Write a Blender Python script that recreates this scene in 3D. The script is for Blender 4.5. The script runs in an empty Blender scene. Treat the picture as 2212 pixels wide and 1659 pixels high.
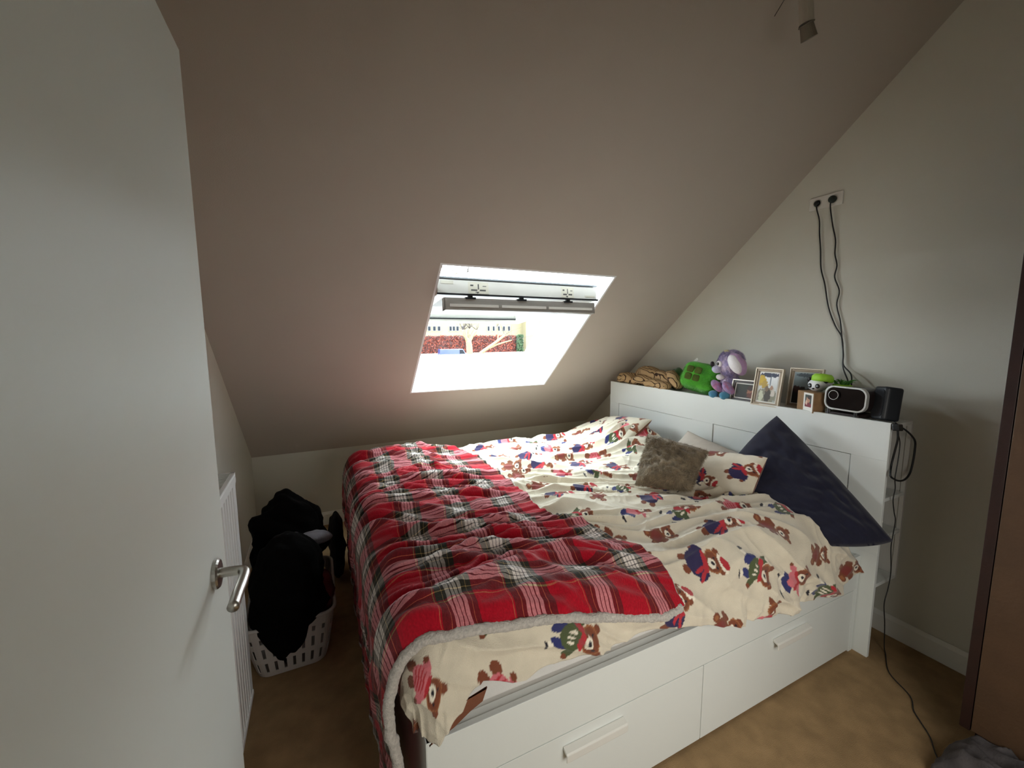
import bpy, math, random
import numpy as np
from mathutils import Matrix, Vector
PI = math.pi
random.seed(7); RNG = np.random.RandomState(11)
C = bpy.context.scene.collection
SC = bpy.context.scene

# ------------------------------------------------------------------ camera, world, lights, exposure
CAM = np.array([-2.2273, -0.857, 1.4914]); YAW, PIT, ROL, FPX = -.4441, .1165, -.0044, 878.79
def cam_axes():
    cy, sy, cp, sp, cr, sr = (math.cos(YAW), math.sin(YAW), math.cos(PIT), math.sin(PIT), math.cos(ROL), math.sin(ROL))
    f = np.array([-sy*cp, cy*cp, -sp]); rt = np.array([cy, sy, 0.]); up = np.cross(rt, f)
    return rt*cr+up*sr, -rt*sr+up*cr, f
RT, UP, FW = cam_axes()
cd = bpy.data.cameras.new('camera'); cam = bpy.data.objects.new('camera', cd); C.objects.link(cam)
cd.sensor_fit = 'HORIZONTAL'; cd.sensor_width = 36.; cd.lens = FPX/2212*36.; cd.clip_start = .02; cd.clip_end = 500
M = Matrix([[RT[i], UP[i], -FW[i], CAM[i]] for i in range(3)]+[[0, 0, 0, 1]])
cam.matrix_world = M; SC.camera = cam

W = bpy.data.worlds.new('world'); SC.world = W; W.use_nodes = True
bg = W.node_tree.nodes['Background']; bg.inputs[0].default_value = (.87, .95, 1., 1); bg.inputs[1].default_value = 13.5
SC.view_settings.view_transform = 'Standard'; SC.view_settings.look = 'None'
SC.view_settings.gamma = 1; SC.view_settings.use_curve_mapping = False
SC.view_settings.exposure = 1.0
SC.cycles.max_bounces = 14; SC.cycles.diffuse_bounces = 10; SC.cycles.sample_clamp_indirect = 8
SC.cycles.caustics_reflective = False; SC.cycles.caustics_refractive = False
# sampling portal exactly over the roof window opening (gives no light of its own)
SLA = .7189; CA, SA = math.cos(SLA), math.sin(SLA); KY, KZ = 2.5989, .6122
def slp(x, s, n): return (x, KY-s*CA+n*SA, KZ+s*SA+n*CA)      # slope coordinates: s up the slope, n outwards
WX0, WX1, WS0, WS1 = -1.651, -.543, .7254, 1.8897; WSB = .655
pl = bpy.data.lights.new('window_portal', 'AREA'); pl.shape = 'RECTANGLE'; pl.size = 1.16; pl.size_y = 1.22; pl.cycles.is_portal = True
po = bpy.data.objects.new('window_portal', pl); C.objects.link(po)
po.location = slp((WX0+WX1)/2, (WS0+WS1)/2, .46)
po.rotation_euler = (-(SLA), 0, 0)     # faces down and into the room (checked: -Z of lamp = inward normal)
# added fill lamp behind the camera, brightens the bed side and lower right wall
ll = bpy.data.lights.new('fill_light', 'AREA'); ll.shape = 'RECTANGLE'; ll.size = 1.0; ll.size_y = 1.2; ll.energy = 7.5; ll.spread = math.radians(133); ll.color = (1., .97, .90)
lo = bpy.data.objects.new('fill_light', ll); C.objects.link(lo); lo.location = (-1.45, -1.62, 1.15); lo.rotation_euler = (math.radians(62), 0, math.radians(-20))

# ------------------------------------------------------------------ materials
def lin(c):
    if isinstance(c, str): c = tuple(int(c[i:i+2], 16)/255. for i in (0, 2, 4))
    return tuple(((v/12.92) if v <= .04045 else ((v+.055)/1.055)**2.4) for v in c)
MATS = {}
def mat(name, col, rough=.6, var=.06, vscale=12., bump=.0, bscale=200., metal=0., sheen=0., coat=0., attr=None, spec=.5, detail=3., col2=None, c2scale=18.):
    if name in MATS: return MATS[name]
    m = bpy.data.materials.new(name); m.use_nodes = True; nt = m.node_tree; N, L = nt.nodes, nt.links
    b = N['Principled BSDF']; b.inputs['Roughness'].default_value = rough; b.inputs['Metallic'].default_value = metal
    b.inputs['Specular IOR Level'].default_value = spec
    if sheen: b.inputs['Sheen Weight'].default_value = sheen; b.inputs['Sheen Roughness'].default_value = .5
    if coat: b.inputs['Coat Weight'].default_value = coat
    tc = N.new('ShaderNodeTexCoord'); nz = N.new('ShaderNodeTexNoise'); nz.inputs['Scale'].default_value = vscale; nz.inputs['Detail'].default_value = detail
    L.new(tc.outputs['Object'], nz.inputs['Vector'])
    rp = N.new('ShaderNodeMapRange'); rp.inputs['From Min'].default_value = .3; rp.inputs['From Max'].default_value = .7
    rp.inputs['To Min'].default_value = 1-var; rp.inputs['To Max'].default_value = 1+var; L.new(nz.outputs['Fac'], rp.inputs['Value'])
    mx = N.new('ShaderNodeVectorMath'); mx.operation = 'SCALE'; L.new(rp.outputs[0], mx.inputs['Scale'])
    if attr:
        a = N.new('ShaderNodeAttribute'); a.attribute_name = attr; L.new(a.outputs['Color'], mx.inputs[0])
    elif col2:
        n3 = N.new('ShaderNodeTexNoise'); n3.inputs['Scale'].default_value = c2scale; n3.inputs['Detail'].default_value = 2; L.new(tc.outputs['Object'], n3.inputs['Vector'])
        m3 = N.new('ShaderNodeMapRange'); m3.inputs['From Min'].default_value = .42; m3.inputs['From Max'].default_value = .60; L.new(n3.outputs['Fac'], m3.inputs['Value'])
        x3 = N.new('ShaderNodeMix'); x3.data_type = 'RGBA'; L.new(m3.outputs[0], x3.inputs[0]); x3.inputs[6].default_value = (*lin(col), 1); x3.inputs[7].default_value = (*lin(col2), 1); L.new(x3.outputs[2], mx.inputs[0])
    else: mx.inputs[0].default_value = lin(col)
    L.new(mx.outputs[0], b.inputs['Base Color'])
    if bump:
        n2 = N.new('ShaderNodeTexNoise'); n2.inputs['Scale'].default_value = bscale; n2.inputs['Detail'].default_value = 4; L.new(tc.outputs['Object'], n2.inputs['Vector'])
        bp = N.new('ShaderNodeBump'); bp.inputs['Strength'].default_value = bump; bp.inputs['Distance'].default_value = .004
        L.new(n2.outputs['Fac'], bp.inputs['Height']); L.new(bp.outputs[0], b.inputs['Normal'])
    MATS[name] = m; return m
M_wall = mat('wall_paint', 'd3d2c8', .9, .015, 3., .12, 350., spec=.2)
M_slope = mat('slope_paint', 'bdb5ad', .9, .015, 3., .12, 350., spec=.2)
M_trimw = mat('white_gloss_trim', 'e2e2dc', .45, .01, 4., .03, 60.)
M_lining = mat('window_lining_white', 'e9ecef', .5, .01, 4.)
M_door = mat('door_white_paint', 'd2d5cf', .5, .01, 2.5, .05, 90.)
M_lam = mat('white_laminate', 'dfe3e0', .42, .012, 3., .04, 160.)
M_lam2 = mat('white_laminate_edge', 'd2d0cb', .55, .02, 8.)
M_carpet = mat('beige_carpet', 'a68a66', .98, .16, 14., 1., 420., spec=.05, detail=8.)
M_steel = mat('brushed_steel', 'b8b6b0', .3, .04, 60., metal=1.)
M_rad = mat('radiator_enamel', 'd4d4d2', .4, .01, 4.)
M_matt = mat('mattress_fabric', 'd9d6d2', .95, .03, 20., .4, 500.)
M_black = mat('black_plastic', '101114', .38, .1, 20.)
M_blackg = mat('black_gloss', '0b0809', .12, .05, 5., coat=.6)
M_cord = mat('cord_rubber', '17191b', .5, .05, 30.)
M_plast = mat('white_plastic', 'dddcd6', .35, .01, 5.)
M_navy = mat('navy_cotton', '0a0c27', .9, .12, 30., .35, 600., sheen=.15)
M_fur = mat('brown_fur', '7d6e58', .95, .3, 26., .8, 160., sheen=.3, detail=6.)
M_furs = mat('brown_fur_strands', '8a7a62', .9, .38, 40., sheen=.2)
M_sherpa = mat('grey_sherpa', 'b9b3ac', .98, .2, 130., 1., 220., sheen=.3)
M_bears = mat('bear_print_fleece', None, .95, .05, 18., .5, 380., sheen=.25, attr='print')
M_print = mat('photo_print', None, .55, .02, 8., attr='print')
M_under = mat('duvet_underside_brown', '7a4a33', .95, .08, 30., .4, 400.)
M_darkcloth = mat('black_cloth', '060505', .95, .3, 14., .5, 120., spec=.08)
M_basket = mat('basket_plastic', 'bcb6b2', .4, .02, 6.)

# ------------------------------------------------------------------ helpers
WL = {}
def wloc(p): return WL.get(p.name, np.zeros(3)) if p is not None else np.zeros(3)
def tag(o, label=None, cat=None, group=None, kind=None):
    if label: o['label'] = label
    if cat: o['category'] = cat
    if group: o['group'] = group
    if kind: o['kind'] = kind
    return o
def thing(name, loc, label, cat, group=None, kind=None):
    o = bpy.data.objects.new(name, None); C.objects.link(o); o.location = loc; o.empty_display_size = .05
    WL[o.name] = np.array(loc, float); return tag(o, label, cat, group, kind)
def obj(name, vf, m, parent=None, smooth=False, label=None, kind=None, bevel=0., seg=2, cols=None, uv=None, origin=None, auto=None):
    v, f = vf; v = np.asarray(v, float)
    base = wloc(parent)
    off = base
    if parent is None and origin is None: origin = ((v[:, 0].min()+v[:, 0].max())/2, (v[:, 1].min()+v[:, 1].max())/2, v[:, 2].min())
    if parent is None: off = np.array(origin, float)
    me = bpy.data.meshes.new(name); vv = v-off
    if isinstance(f, np.ndarray):
        n, k = f.shape
        me.vertices.add(len(vv)); me.vertices.foreach_set('co', vv.astype(np.float32).ravel())
        me.loops.add(n*k); me.loops.foreach_set('vertex_index', f.astype(np.int32).ravel())
        me.polygons.add(n); me.polygons.foreach_set('loop_start', (np.arange(n)*k).astype(np.int32))
        me.update(calc_edges=True); me.validate()
    else:
        me.from_pydata(vv.tolist(), [], [list(map(int, q)) for q in f]); me.update()
    if smooth: me.polygons.foreach_set('use_smooth', np.ones(len(me.polygons), bool))
    if cols is not None:
        a = me.color_attributes.new('print', 'FLOAT_COLOR', 'POINT')
        a.data.foreach_set('color', np.c_[cols, np.ones(len(cols))].astype(np.float32).ravel())
    if uv is not None:
        l = me.uv_layers.new(name='UVMap'); li = np.zeros(len(me.loops), np.int32); me.loops.foreach_get('vertex_index', li)
        l.data.foreach_set('uv', uv[li].astype(np.float32).ravel())
    me.materials.append(m)
    o = bpy.data.objects.new(name, me); C.objects.link(o)
    if parent is None: o.location = off
    else: o.parent = parent
    WL[o.name] = off
    if bevel:
        b = o.modifiers.new('bevel', 'BEVEL'); b.width = bevel; b.segments = seg; b.limit_method = 'ANGLE'; b.angle_limit = .7
    if label: o['label'] = label
    if kind: o['kind'] = kind
    return o
def join(*ms):
    V, F, k = [], [], 0
    for v, f in ms:
        V.append(np.asarray(v, float)); F += [[int(i)+k for i in q] for q in f]; k += len(v)
    return np.vstack(V), F
def box(x0, x1, y0, y1, z0, z1):
    v = [(x, y, z) for z in (z0, z1) for y in (y0, y1) for x in (x0, x1)]
    return np.array(v, float), [(0, 2, 3, 1), (4, 5, 7, 6), (0, 1, 5, 4), (2, 6, 7, 3), (0, 4, 6, 2), (1, 3, 7, 5)]
def prism(poly, axis, a0, a1):       # polygon (2D) extruded along an axis
    n = len(poly); V = []
    for a in (a0, a1):
        for p, q in poly: V.append({'x': (a, p, q), 'y': (p, a, q), 'z': (p, q, a)}[axis])
    F = [tuple(range(n))[::-1], tuple(range(n, 2*n))]+[(i, (i+1) % n, n+(i+1) % n, n+i) for i in range(n)]
    return np.array(V, float), F
def sbox(x0, x1, s0, s1, n0, n1):    # a box laid in slope coordinates
    v, f = box(x0, x1, s0, s1, n0, n1); return np.array([slp(*p) for p in v]), f
def sprism(poly, x0, x1):              # polygon in (s, n) drawn out along x
    v, f = prism(poly, 'x', x0, x1); return np.array([slp(*p) for p in v]), f
def rot(v, ang, ax, c=(0, 0, 0)):
    R = np.array(Matrix.Rotation(ang, 3, ax)); c = np.array(c, float); return (np.asarray(v)-c)@R.T+c
def tf(vf, R=None, t=(0, 0, 0)):
    v, f = vf; v = np.asarray(v, float)
    if R is not None: v = v@R.T
    return v+np.array(t, float), f
def RM(*seq):
    R = np.eye(3)
    for ang, ax in seq: R = np.array(Matrix.Rotation(ang, 3, ax))@R
    return R
def smoothpath(P, k=6):
    P = np.array(P, float); Q = np.vstack([2*P[0]-P[1], P, 2*P[-1]-P[-2]]); out = []
    for i in range(1, len(Q)-2):
        for t in np.linspace(0, 1, k, endpoint=False):
            a, b, c, d = Q[i-1], Q[i], Q[i+1], Q[i+2]
            out.append(.5*((2*b)+(-a+c)*t+(2*a-5*b+4*c-d)*t*t+(-a+3*b-3*c+d)*t**3))
    out.append(P[-1]); return np.array(out)
def tube(P, r, n=8, cap=True):
    P = np.array(P, float); m = len(P); r = np.broadcast_to(np.asarray(r, float), (m,))
    T = np.gradient(P, axis=0); T /= np.linalg.norm(T, axis=1)[:, None]+1e-12
    u = np.cross(T[0], (0, 0, 1)); 
    if np.linalg.norm(u) < .1: u = np.cross(T[0], (1, 0, 0))
    u /= np.linalg.norm(u); V = []
    for i in range(m):
        u = u-T[i]*(u@T[i]); u /= np.linalg.norm(u)+1e-12; w = np.cross(T[i], u)
        for a in range(n):
            t = 2*PI*a/n; V.append(P[i]+r[i]*(math.cos(t)*u+math.sin(t)*w))
    F = [(i*n+a, i*n+(a+1) % n, (i+1)*n+(a+1) % n, (i+1)*n+a) for i in range(m-1) for a in range(n)]
    if cap: F += [tuple(range(n))[::-1], tuple(range((m-1)*n, m*n))]
    return np.array(V), F
def lathe(prof, n=24, c=(0, 0, 0), R=None):   # prof: (radius, height)
    V = [(r*math.cos(2*PI*a/n), r*math.sin(2*PI*a/n), h) for r, h in prof for a in range(n)]
    F = [(i*n+a, i*n+(a+1) % n, (i+1)*n+(a+1) % n, (i+1)*n+a) for i in range(len(prof)-1) for a in range(n)]
    F += [tuple(range(n))[::-1], tuple(range((len(prof)-1)*n, len(prof)*n))]
    return tf((np.array(V), F), R, c)
def ball(c, r, nu=20, nv=14, R=None, p=1.):
    V = []
    for j in range(1, nv):
        th = PI*j/nv
        for i in range(nu):
            ph = 2*PI*i/nu; d = np.array([math.sin(th)*math.cos(ph), math.sin(th)*math.sin(ph), math.cos(th)])
            if p != 1.: d = np.sign(d)*np.abs(d)**p; 
            V.append(d)
    V += [(0, 0, 1), (0, 0, -1)]; V = np.array(V)*np.array(r); a, b = len(V)-2, len(V)-1
    F = [(j*nu+i, (j+1)*nu+i, (j+1)*nu+(i+1) % nu, j*nu+(i+1) % nu) for j in range(nv-2) for i in range(nu)]
    F += [(a, i, (i+1) % nu) for i in range(nu)]+[(b, (nv-2)*nu+(i+1) % nu, (nv-2)*nu+i) for i in range(nu)]
    return tf((V, F), R, c)
def rrect(w, h, r, n=6):            # rounded rectangle outline, centred
    P = []
    for cx, cy, a0 in ((w/2-r, h/2-r, 0), (-w/2+r, h/2-r, 90), (-w/2+r, -h/2+r, 180), (w/2-r, -h/2+r, 270)):
        for k in range(n+1):
            a = math.radians(a0+90*k/n); P.append((cx+r*math.cos(a), cy+r*math.sin(a)))
    return P
# numpy gradient noise
_perm = RNG.permutation(4096); _ang = RNG.rand(4096)*2*PI
def pn(x, y, seed=0):
    x = np.asarray(x, float); y = np.asarray(y, float); xi = np.floor(x).astype(int); yi = np.floor(y).astype(int); fx, fy = x-xi, y-yi
    def g(ix, iy, dx, dy):
        h = _ang[_perm[(ix+_perm[(iy+seed*57) % 4096]) % 4096]]; return np.cos(h)*dx+np.sin(h)*dy
    u = fx**3*(fx*(fx*6-15)+10); v = fy**3*(fy*(fy*6-15)+10)
    a = g(xi, yi, fx, fy)*(1-u)+g(xi+1, yi, fx-1, fy)*u; b = g(xi, yi+1, fx, fy-1)*(1-u)+g(xi+1, yi+1, fx-1, fy-1)*u
    return (a*(1-v)+b*v)*1.5
def pn3(p, s, seed=0): return (pn(p[:, 0]*s+p[:, 2]*s*.7, p[:, 1]*s-p[:, 2]*s*.6, seed)+pn(p[:, 1]*s+9, p[:, 2]*s+p[:, 0]*.5*s, seed+1))*.6
def ridge(n, k=1.5): return (1-np.clip(np.abs(n)*k, 0, 1))**1.6
def gridf(nu, nv):
    i = np.arange(nu-1)[:, None]*nv+np.arange(nv-1)[None]; i = i.ravel(); return np.stack([i, i+nv, i+nv+1, i+1], 1)
def lump(vf, amp, s, seed=0):
    v, f = vf; v = np.asarray(v, float); c = v.mean(0); d = v-c; d /= np.linalg.norm(d, axis=1)[:, None]+1e-9
    return v+d*(pn3(v, s, seed)*amp)[:, None], f
def fur(vf, n, ln, wd, lay=(0, 0, -1), layk=.8, seed=3):
    v, f = vf; v = np.asarray(v, float); rs = np.random.RandomState(seed)
    tri = []
    for q in f:
        for k in range(1, len(q)-1): tri.append((q[0], q[k], q[k+1]))
    tri = np.array(tri); a, b, c = v[tri[:, 0]], v[tri[:, 1]], v[tri[:, 2]]; nn = np.cross(b-a, c-a); ar = np.linalg.norm(nn, axis=1)
    nn = nn/(ar[:, None]+1e-12); cen = v.mean(0)
    if ((a-cen)*nn).sum(1).mean() < 0: nn = -nn
    ix = rs.choice(len(tri), n, p=ar/ar.sum()); r1, r2 = np.sqrt(rs.rand(n)), rs.rand(n)
    P = a[ix]*(1-r1)[:, None]+b[ix]*(r1*(1-r2))[:, None]+c[ix]*(r1*r2)[:, None]; N_ = nn[ix]
    sw = np.stack([pn(P[:, 0]*9, P[:, 1]*9+P[:, 2]*7, 5), pn(P[:, 1]*9, P[:, 2]*9, 6), pn(P[:, 2]*9, P[:, 0]*9, 7)], 1)
    D = N_*.7+np.array(lay)*layk+sw*1.1+rs.randn(n, 3)*.22; D /= np.linalg.norm(D, axis=1)[:, None]
    S = np.cross(D, N_+rs.randn(n, 3)*.3); S /= np.linalg.norm(S, axis=1)[:, None]+1e-9
    L_ = ln*(.6+.7*rs.rand(n))[:, None]
    V = np.empty((n*3, 3)); V[0::3] = P-N_*.002-S*wd/2; V[1::3] = P-N_*.002+S*wd/2; V[2::3] = P+D*L_
    return V, np.arange(n*3).reshape(n, 3)
def at(px, py, Y):                     # a point of the view ray on the plane y = Y (used to place far things)
    d = FW+RT*(px-1106)/FPX-UP*(py-829.5)/FPX; t = (Y-CAM[1])/d[1]; return CAM+d*t

# ================================================================== SETTING
XL, XR, YB, ZC = -2.71, .28, -1.45, 3.30
roofline = lambda y: KZ+(KY-y)*SA/CA
gable = [(YB, 0), (KY, 0), (KY, KZ+.1), (KY-(ZC-KZ)*CA/SA, ZC+.1), (YB, ZC+.1)]
def struct(name, vf, m, **k):
    return tag(obj(name, vf, m, **k), kind='structure')
struct('floor', box(XL, XR, YB-.6, KY, -.1, 0), M_carpet)
struct('wall_right', prism(gable, 'x', XR, XR+.12), M_wall)
struct('wall_left', prism(gable, 'x', XL-.12, XL), M_wall)
struct('wall_far', box(XL, XR, KY, KY+.12, 0, KZ+.06), M_wall)
struct('wall_back', join(box(XL-.1, -2.46, YB, -.80, 0, ZC), box(-.90, XR, YB-.1, YB, 0, ZC), box(-2.46, -.90, YB-.1, YB, 2.08, ZC)), M_wall)
struct('wall_landing', join(box(-3.0, .3, -2.6, -2.5, 0, ZC), box(-2.75, -2.65, -2.6, YB, 0, ZC), box(-1.0, -.9, -2.6, YB, 0, ZC)), M_wall)
struct('floor', box(-3.0, .3, -2.6, YB-.6, -.1, 0), M_carpet)
ST = (ZC-KZ)/SA
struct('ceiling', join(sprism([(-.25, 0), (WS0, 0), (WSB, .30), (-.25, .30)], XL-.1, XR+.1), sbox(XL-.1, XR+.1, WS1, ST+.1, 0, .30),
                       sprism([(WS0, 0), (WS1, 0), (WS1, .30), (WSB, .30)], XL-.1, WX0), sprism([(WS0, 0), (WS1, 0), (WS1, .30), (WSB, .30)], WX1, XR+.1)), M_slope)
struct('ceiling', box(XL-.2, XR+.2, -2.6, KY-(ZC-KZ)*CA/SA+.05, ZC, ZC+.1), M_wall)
def skirting(name, poly, axis, a0, a1): struct(name, prism(poly, axis, a0, a1), M_trimw, bevel=.004)
skirting('baseboard_right', [(XR, 0), (XR-.016, 0), (XR-.016, .085), (XR-.006, .105), (XR, .105)], 'y', YB, KY-.016)
skirting('baseboard_left', [(XL, 0), (XL+.016, 0), (XL+.016, .085), (XL+.006, .105), (XL, .105)], 'y', -.75, KY-.016)
skirting('baseboard_far', [(KY, 0), (KY-.016, 0), (KY-.016, .085), (KY-.006, .105), (KY, .105)], 'x', XL, XR)
# ---- window lining (the white reveal round the opening)
l_ = .012
struct('trim_1', join(sprism([(WS0, 0), (WS0+l_, 0), (WSB+l_, .31), (WSB, .31)], WX0, WX1), sbox(WX0, WX1, WS1-l_, WS1, 0, .31),
                      sprism([(WS0+l_, 0), (WS1-l_, 0), (WS1-l_, .31), (WSB+l_, .31)], WX0, WX0+l_), sprism([(WS0+l_, 0), (WS1-l_, 0), (WS1-l_, .31), (WSB+l_, .31)], WX1-l_, WX1)), M_lining)
# ---- roof window: fixed frame, pivoted open sash, handle bar, flap, rating labels
win = thing('window_1', slp((WX0+WX1)/2, WS0, .3), 'white centre-pivot roof window, tilted open', None, kind='structure')
def fr(x0, x1, s0, s1, n0, n1, w): return join(sbox(x0, x1, s0, s0+w, n0, n1), sbox(x0, x1, s1-w, s1, n0, n1), sbox(x0, x0+w, s0+w, s1-w, n0, n1), sbox(x1-w, x1, s0+w, s1-w, n0, n1))
obj('frame', join(fr(WX0-.02, WX1+.02, WSB-.04, WS1+.02, .30, .40, .045), fr(WX0-.03, WX1+.03, WSB-.075, WS1+.03, .34, .385, .075)), M_lining, win, bevel=.003)
M_alu = mat('grey_aluminium', '8f9598', .4, .03, 10., metal=.8)
obj('flashing', fr(WX0-.12, WX1+.12, WSB-.15, WS1+.12, .36, .43, .10), M_alu, win, bevel=.003)
PV = np.array([-1.120, 1.857, 1.694]); SAG = math.atan2(.125, 1.12)
SR = np.array(Matrix.Rotation(-SAG, 3, 'X'))
def sash(x0, x1, v0, v1, w0, w1):      # v: from pivot towards the room (+) / outside (-); w: up through the sash
    v, f = box(x0, x1, v0, v1, w0, w1); v = v*np.array([1, -1, 1]); f = [q[::-1] for q in f]
    return v@SR.T+PV, f
SW = .518
obj('sash_frame', join(sash(-SW, SW, .475, .560, -.040, .042), sash(-SW, SW, -.56, -.485, -.03, .04), sash(-SW, -SW+.07, -.49, .48, -.03, .04), sash(SW-.07, SW, -.49, .48, -.03, .04)), mat('sash_white', 'dcdad0', .4, .03, 8.), win, bevel=.004)
M_glass = bpy.data.materials.new('window_glass'); M_glass.use_nodes = True
nt = M_glass.node_tree; nt.nodes.clear(); o_ = nt.nodes.new('ShaderNodeOutputMaterial'); mxs = nt.nodes.new('ShaderNodeMixShader'); tr = nt.nodes.new('ShaderNodeBsdfTransparent'); gl = nt.nodes.new('ShaderNodeBsdfGlossy'); fn = nt.nodes.new('ShaderNodeFresnel')
gl.inputs['Roughness'].default_value = .02; tr.inputs[0].default_value = (.93, .96, .95, 1); fn.inputs[0].default_value = 1.5
nt.links.new(fn.outputs[0], mxs.inputs[0]); nt.links.new(tr.outputs[0], mxs.inputs[1]); nt.links.new(gl.outputs[0], mxs.inputs[2]); nt.links.new(mxs.outputs[0], o_.inputs[0])
obj('pane', sash(-SW+.065, SW-.065, -.49, .48, .000, .018), M_glass, win)
obj('gasket', join(sash(-SW+.066, SW-.066, -.487, -.478, -.010, .0), sash(-SW-.004, SW+.004, .562, .570, -.043, -.034)), M_black, win)
obj('sash_cover', join(sash(-SW-.006, SW+.006, .480, .566, .046, .056), sash(-SW-.006, SW+.006, -.57, -.48, .042, .05)), M_alu, win, bevel=.002)
M_greybar = mat('satin_grey_bar', 'a5a098', .4, .05, 20., metal=.35)
bar = obj('handle_bar', join(sash(-SW+.035, SW-.02, .555, .563, -.116, -.062), sash(-SW+.035, SW-.02, .515, .563, -.064, -.056), sash(-SW+.035, SW-.02, .515, .563, -.122, -.114), sash(-SW+.035, -SW+.041, .515, .563, -.124, -.06), sash(SW-.026, SW-.02, .515, .563, -.124, -.06)), M_greybar, win, bevel=.002)
for a, b in ((-.455, -.17), (-.15, .14), (.16, .475)): obj('bar_insert', sash(a, b, .563, .567, -.105, -.090), mat('pale_insert', 'd9d5cc', .4, .02), bar)
for xx in (-.335, -.02, .30): obj('hinge_clip', join(sash(xx-.03, xx+.03, .54, .568, -.062, -.052), sash(xx-.012, xx+.012, .55, .566, -.055, -.034)), M_black, win)
M_lab = mat('label_paper', 'cdc9b8', .5, .03)
def label_mesh(x0, x1, w0, w1, seedk):
    nx, nz = 34, 16; X, Z = np.meshgrid(np.linspace(x0, x1, nx), np.linspace(w0, w1, nz), indexing='ij')
    v = np.stack([X.ravel(), -np.full(X.size, .5618), Z.ravel()], 1)
    a, b = (X.ravel()-x0)/(x1-x0), (Z.ravel()-w0)/(w1-w0); col = np.tile(lin('d8d4c2'), (len(a), 1)); dk = np.array(lin('3a3a38'))
    for cx, cz, rx, rz in ((.28, .3, .16, .09), (.72, .3, .16, .09), (.5, .6, .025, .3), (.18, .7, .1, .06), (.8, .66, .09, .05), (.44, .12, .1, .06)):
        col[((a-cx)/rx)**2+((b-cz)/rz)**2 < 1] = dk
    return (v@SR.T+PV, gridf(nx, nz)), col
for x0, x1 in ((-.345, -.225), (.255, .345)):
    vf, col = label_mesh(x0, x1, -.03, .034, 0); obj('instruction_label', vf, M_print, win, cols=col)
obj('rating_plate', join(sash(-SW+.02, -SW+.09, .5602, .562, .018, .034), sash(SW-.09, SW-.015, .5602, .562, -.022, -.012)), M_lab, win)
obj('pivot_hinge', join(sash(-SW-.03, -SW, -.05, .05, -.01, .02), sash(SW, SW+.03, -.05, .05, -.01, .02)), M_alu, win)

# ---- door standing open beside the camera
door = thing('door_1', (-2.44, -.72, 0), 'plain white painted door standing open at the left', None, kind='structure')
obj('panel', box(-2.459, -2.419, -.72, .10, .008, 1.997), M_door, door, bevel=.003)
dh = obj('handle_rose', tf(lathe([(.0265, 0), (.0265, .006), (.024, .009), (.012, .009)], 28), RM((PI/2, 'Y')), (-2.419, .004, 1.064)), M_steel, door, smooth=False, label='round brushed steel rose')
obj('handle_lever', tube(smoothpath([(-2.412, .004, 1.064), (-2.392, .004, 1.063), (-2.378, .002, 1.062), (-2.371, -.008, 1.062), (-2.370, -.03, 1.061), (-2.372, -.075, 1.060), (-2.373, -.112, 1.059)], 6), .0088, 14), M_steel, dh, smooth=True)
obj('hinge', join(*[tf(lathe([(.007, 0), (.007, .08)], 10), None, (-2.414, -.722, z)) for z in (.25, 1.0, 1.75)]), M_steel, door)
# ---- double wall socket
sk = thing('wall_socket', (XR, .475, 2.2), 'white double wall socket with two black plugs, high on right wall', 'socket')
obj('plate', box(XR-.009, XR, .396, .556, 2.168, 2.236), M_plast, sk, bevel=.003, seg=3)
for yy in (.515, .437): obj('socket_well', tf(lathe([(.021, 0), (.021, .002), (.017, .002), (.016, -.004)], 20), RM((-PI/2, 'Y')), (XR-.009, yy, 2.202)), mat('socket_inner', 'c4c2ba', .4, .02), sk)

# ================================================================== RADIATOR
rx, ry0, ry1, rz0, rz1 = -2.507, -.35, .765, .20, 1.035
rad = thing('radiator', (-2.6, .2, rz0), 'white fluted panel radiator on left wall behind the open door', 'radiator')
prof = []; y = ry0+.035; prof.append((rx, ry0)); 
while y < ry1-.03:
    prof += [(rx, y), (rx-.008, y+.005), (rx-.008, y+.012), (rx, y+.017)]; y += .034
prof.append((rx, ry1)); prof += [(rx-.018, ry1), (rx-.018, ry0)]
v, f = prism(prof, 'z', rz0+.02, rz1-.035); obj('front_panel', (v, f), M_rad, rad)
obj('front_rim', box(rx-.02, rx+.003, ry0, ry1, rz0, rz0+.022), M_rad, rad, bevel=.004)
obj('front_rim', box(rx-.02, rx+.003, ry0, ry1, rz1-.037, rz1-.004), M_rad, rad, bevel=.004)
obj('side_panel', box(rx-.105, rx-.002, ry1-.003, ry1+.004, rz0+.02, rz1-.004), M_rad, rad, bevel=.002)
gr = [box(rx-.105, rx-.006, ry0, ry1, rz1-.012, rz1-.006)]
obj('rear_panel', box(rx-.108, rx-.098, ry0, ry1, rz0, rz1-.01), M_rad, rad, bevel=.003)
tp = [box(rx-.105, rx-.098, ry0, ry1+.003, rz1-.006, rz1), box(rx-.010, rx+.002, ry0, ry1+.003, rz1-.006, rz1), box(rx-.105, rx, ry1-.008, ry1+.004, rz1-.006, rz1)]
obj('top_grille', join(*tp, *[box(rx-.1, rx-.006, yy, yy+.004, rz1-.008, rz1-.002) for yy in np.arange(ry0+.01, ry1-.01, .012)]), M_rad, rad, kind='stuff')
obj('valve', join(tube([(-2.56, ry1-.03, rz0+.03), (-2.56, ry1-.03, .10)], .011, 12), tube([(-2.56, ry1-.03, .12), (-2.56, ry1-.03, .003)], .0075, 10), tube([(-2.56, ry1-.03, .13), (-2.56, ry1+.03, .13)], .014, 14)), M_plast, rad, smooth=True)
for b0 in (.5, -.15): obj('wall_bracket', box(XL, rx-.098, b0, b0+.03, .3, .95), M_rad, rad)

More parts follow.
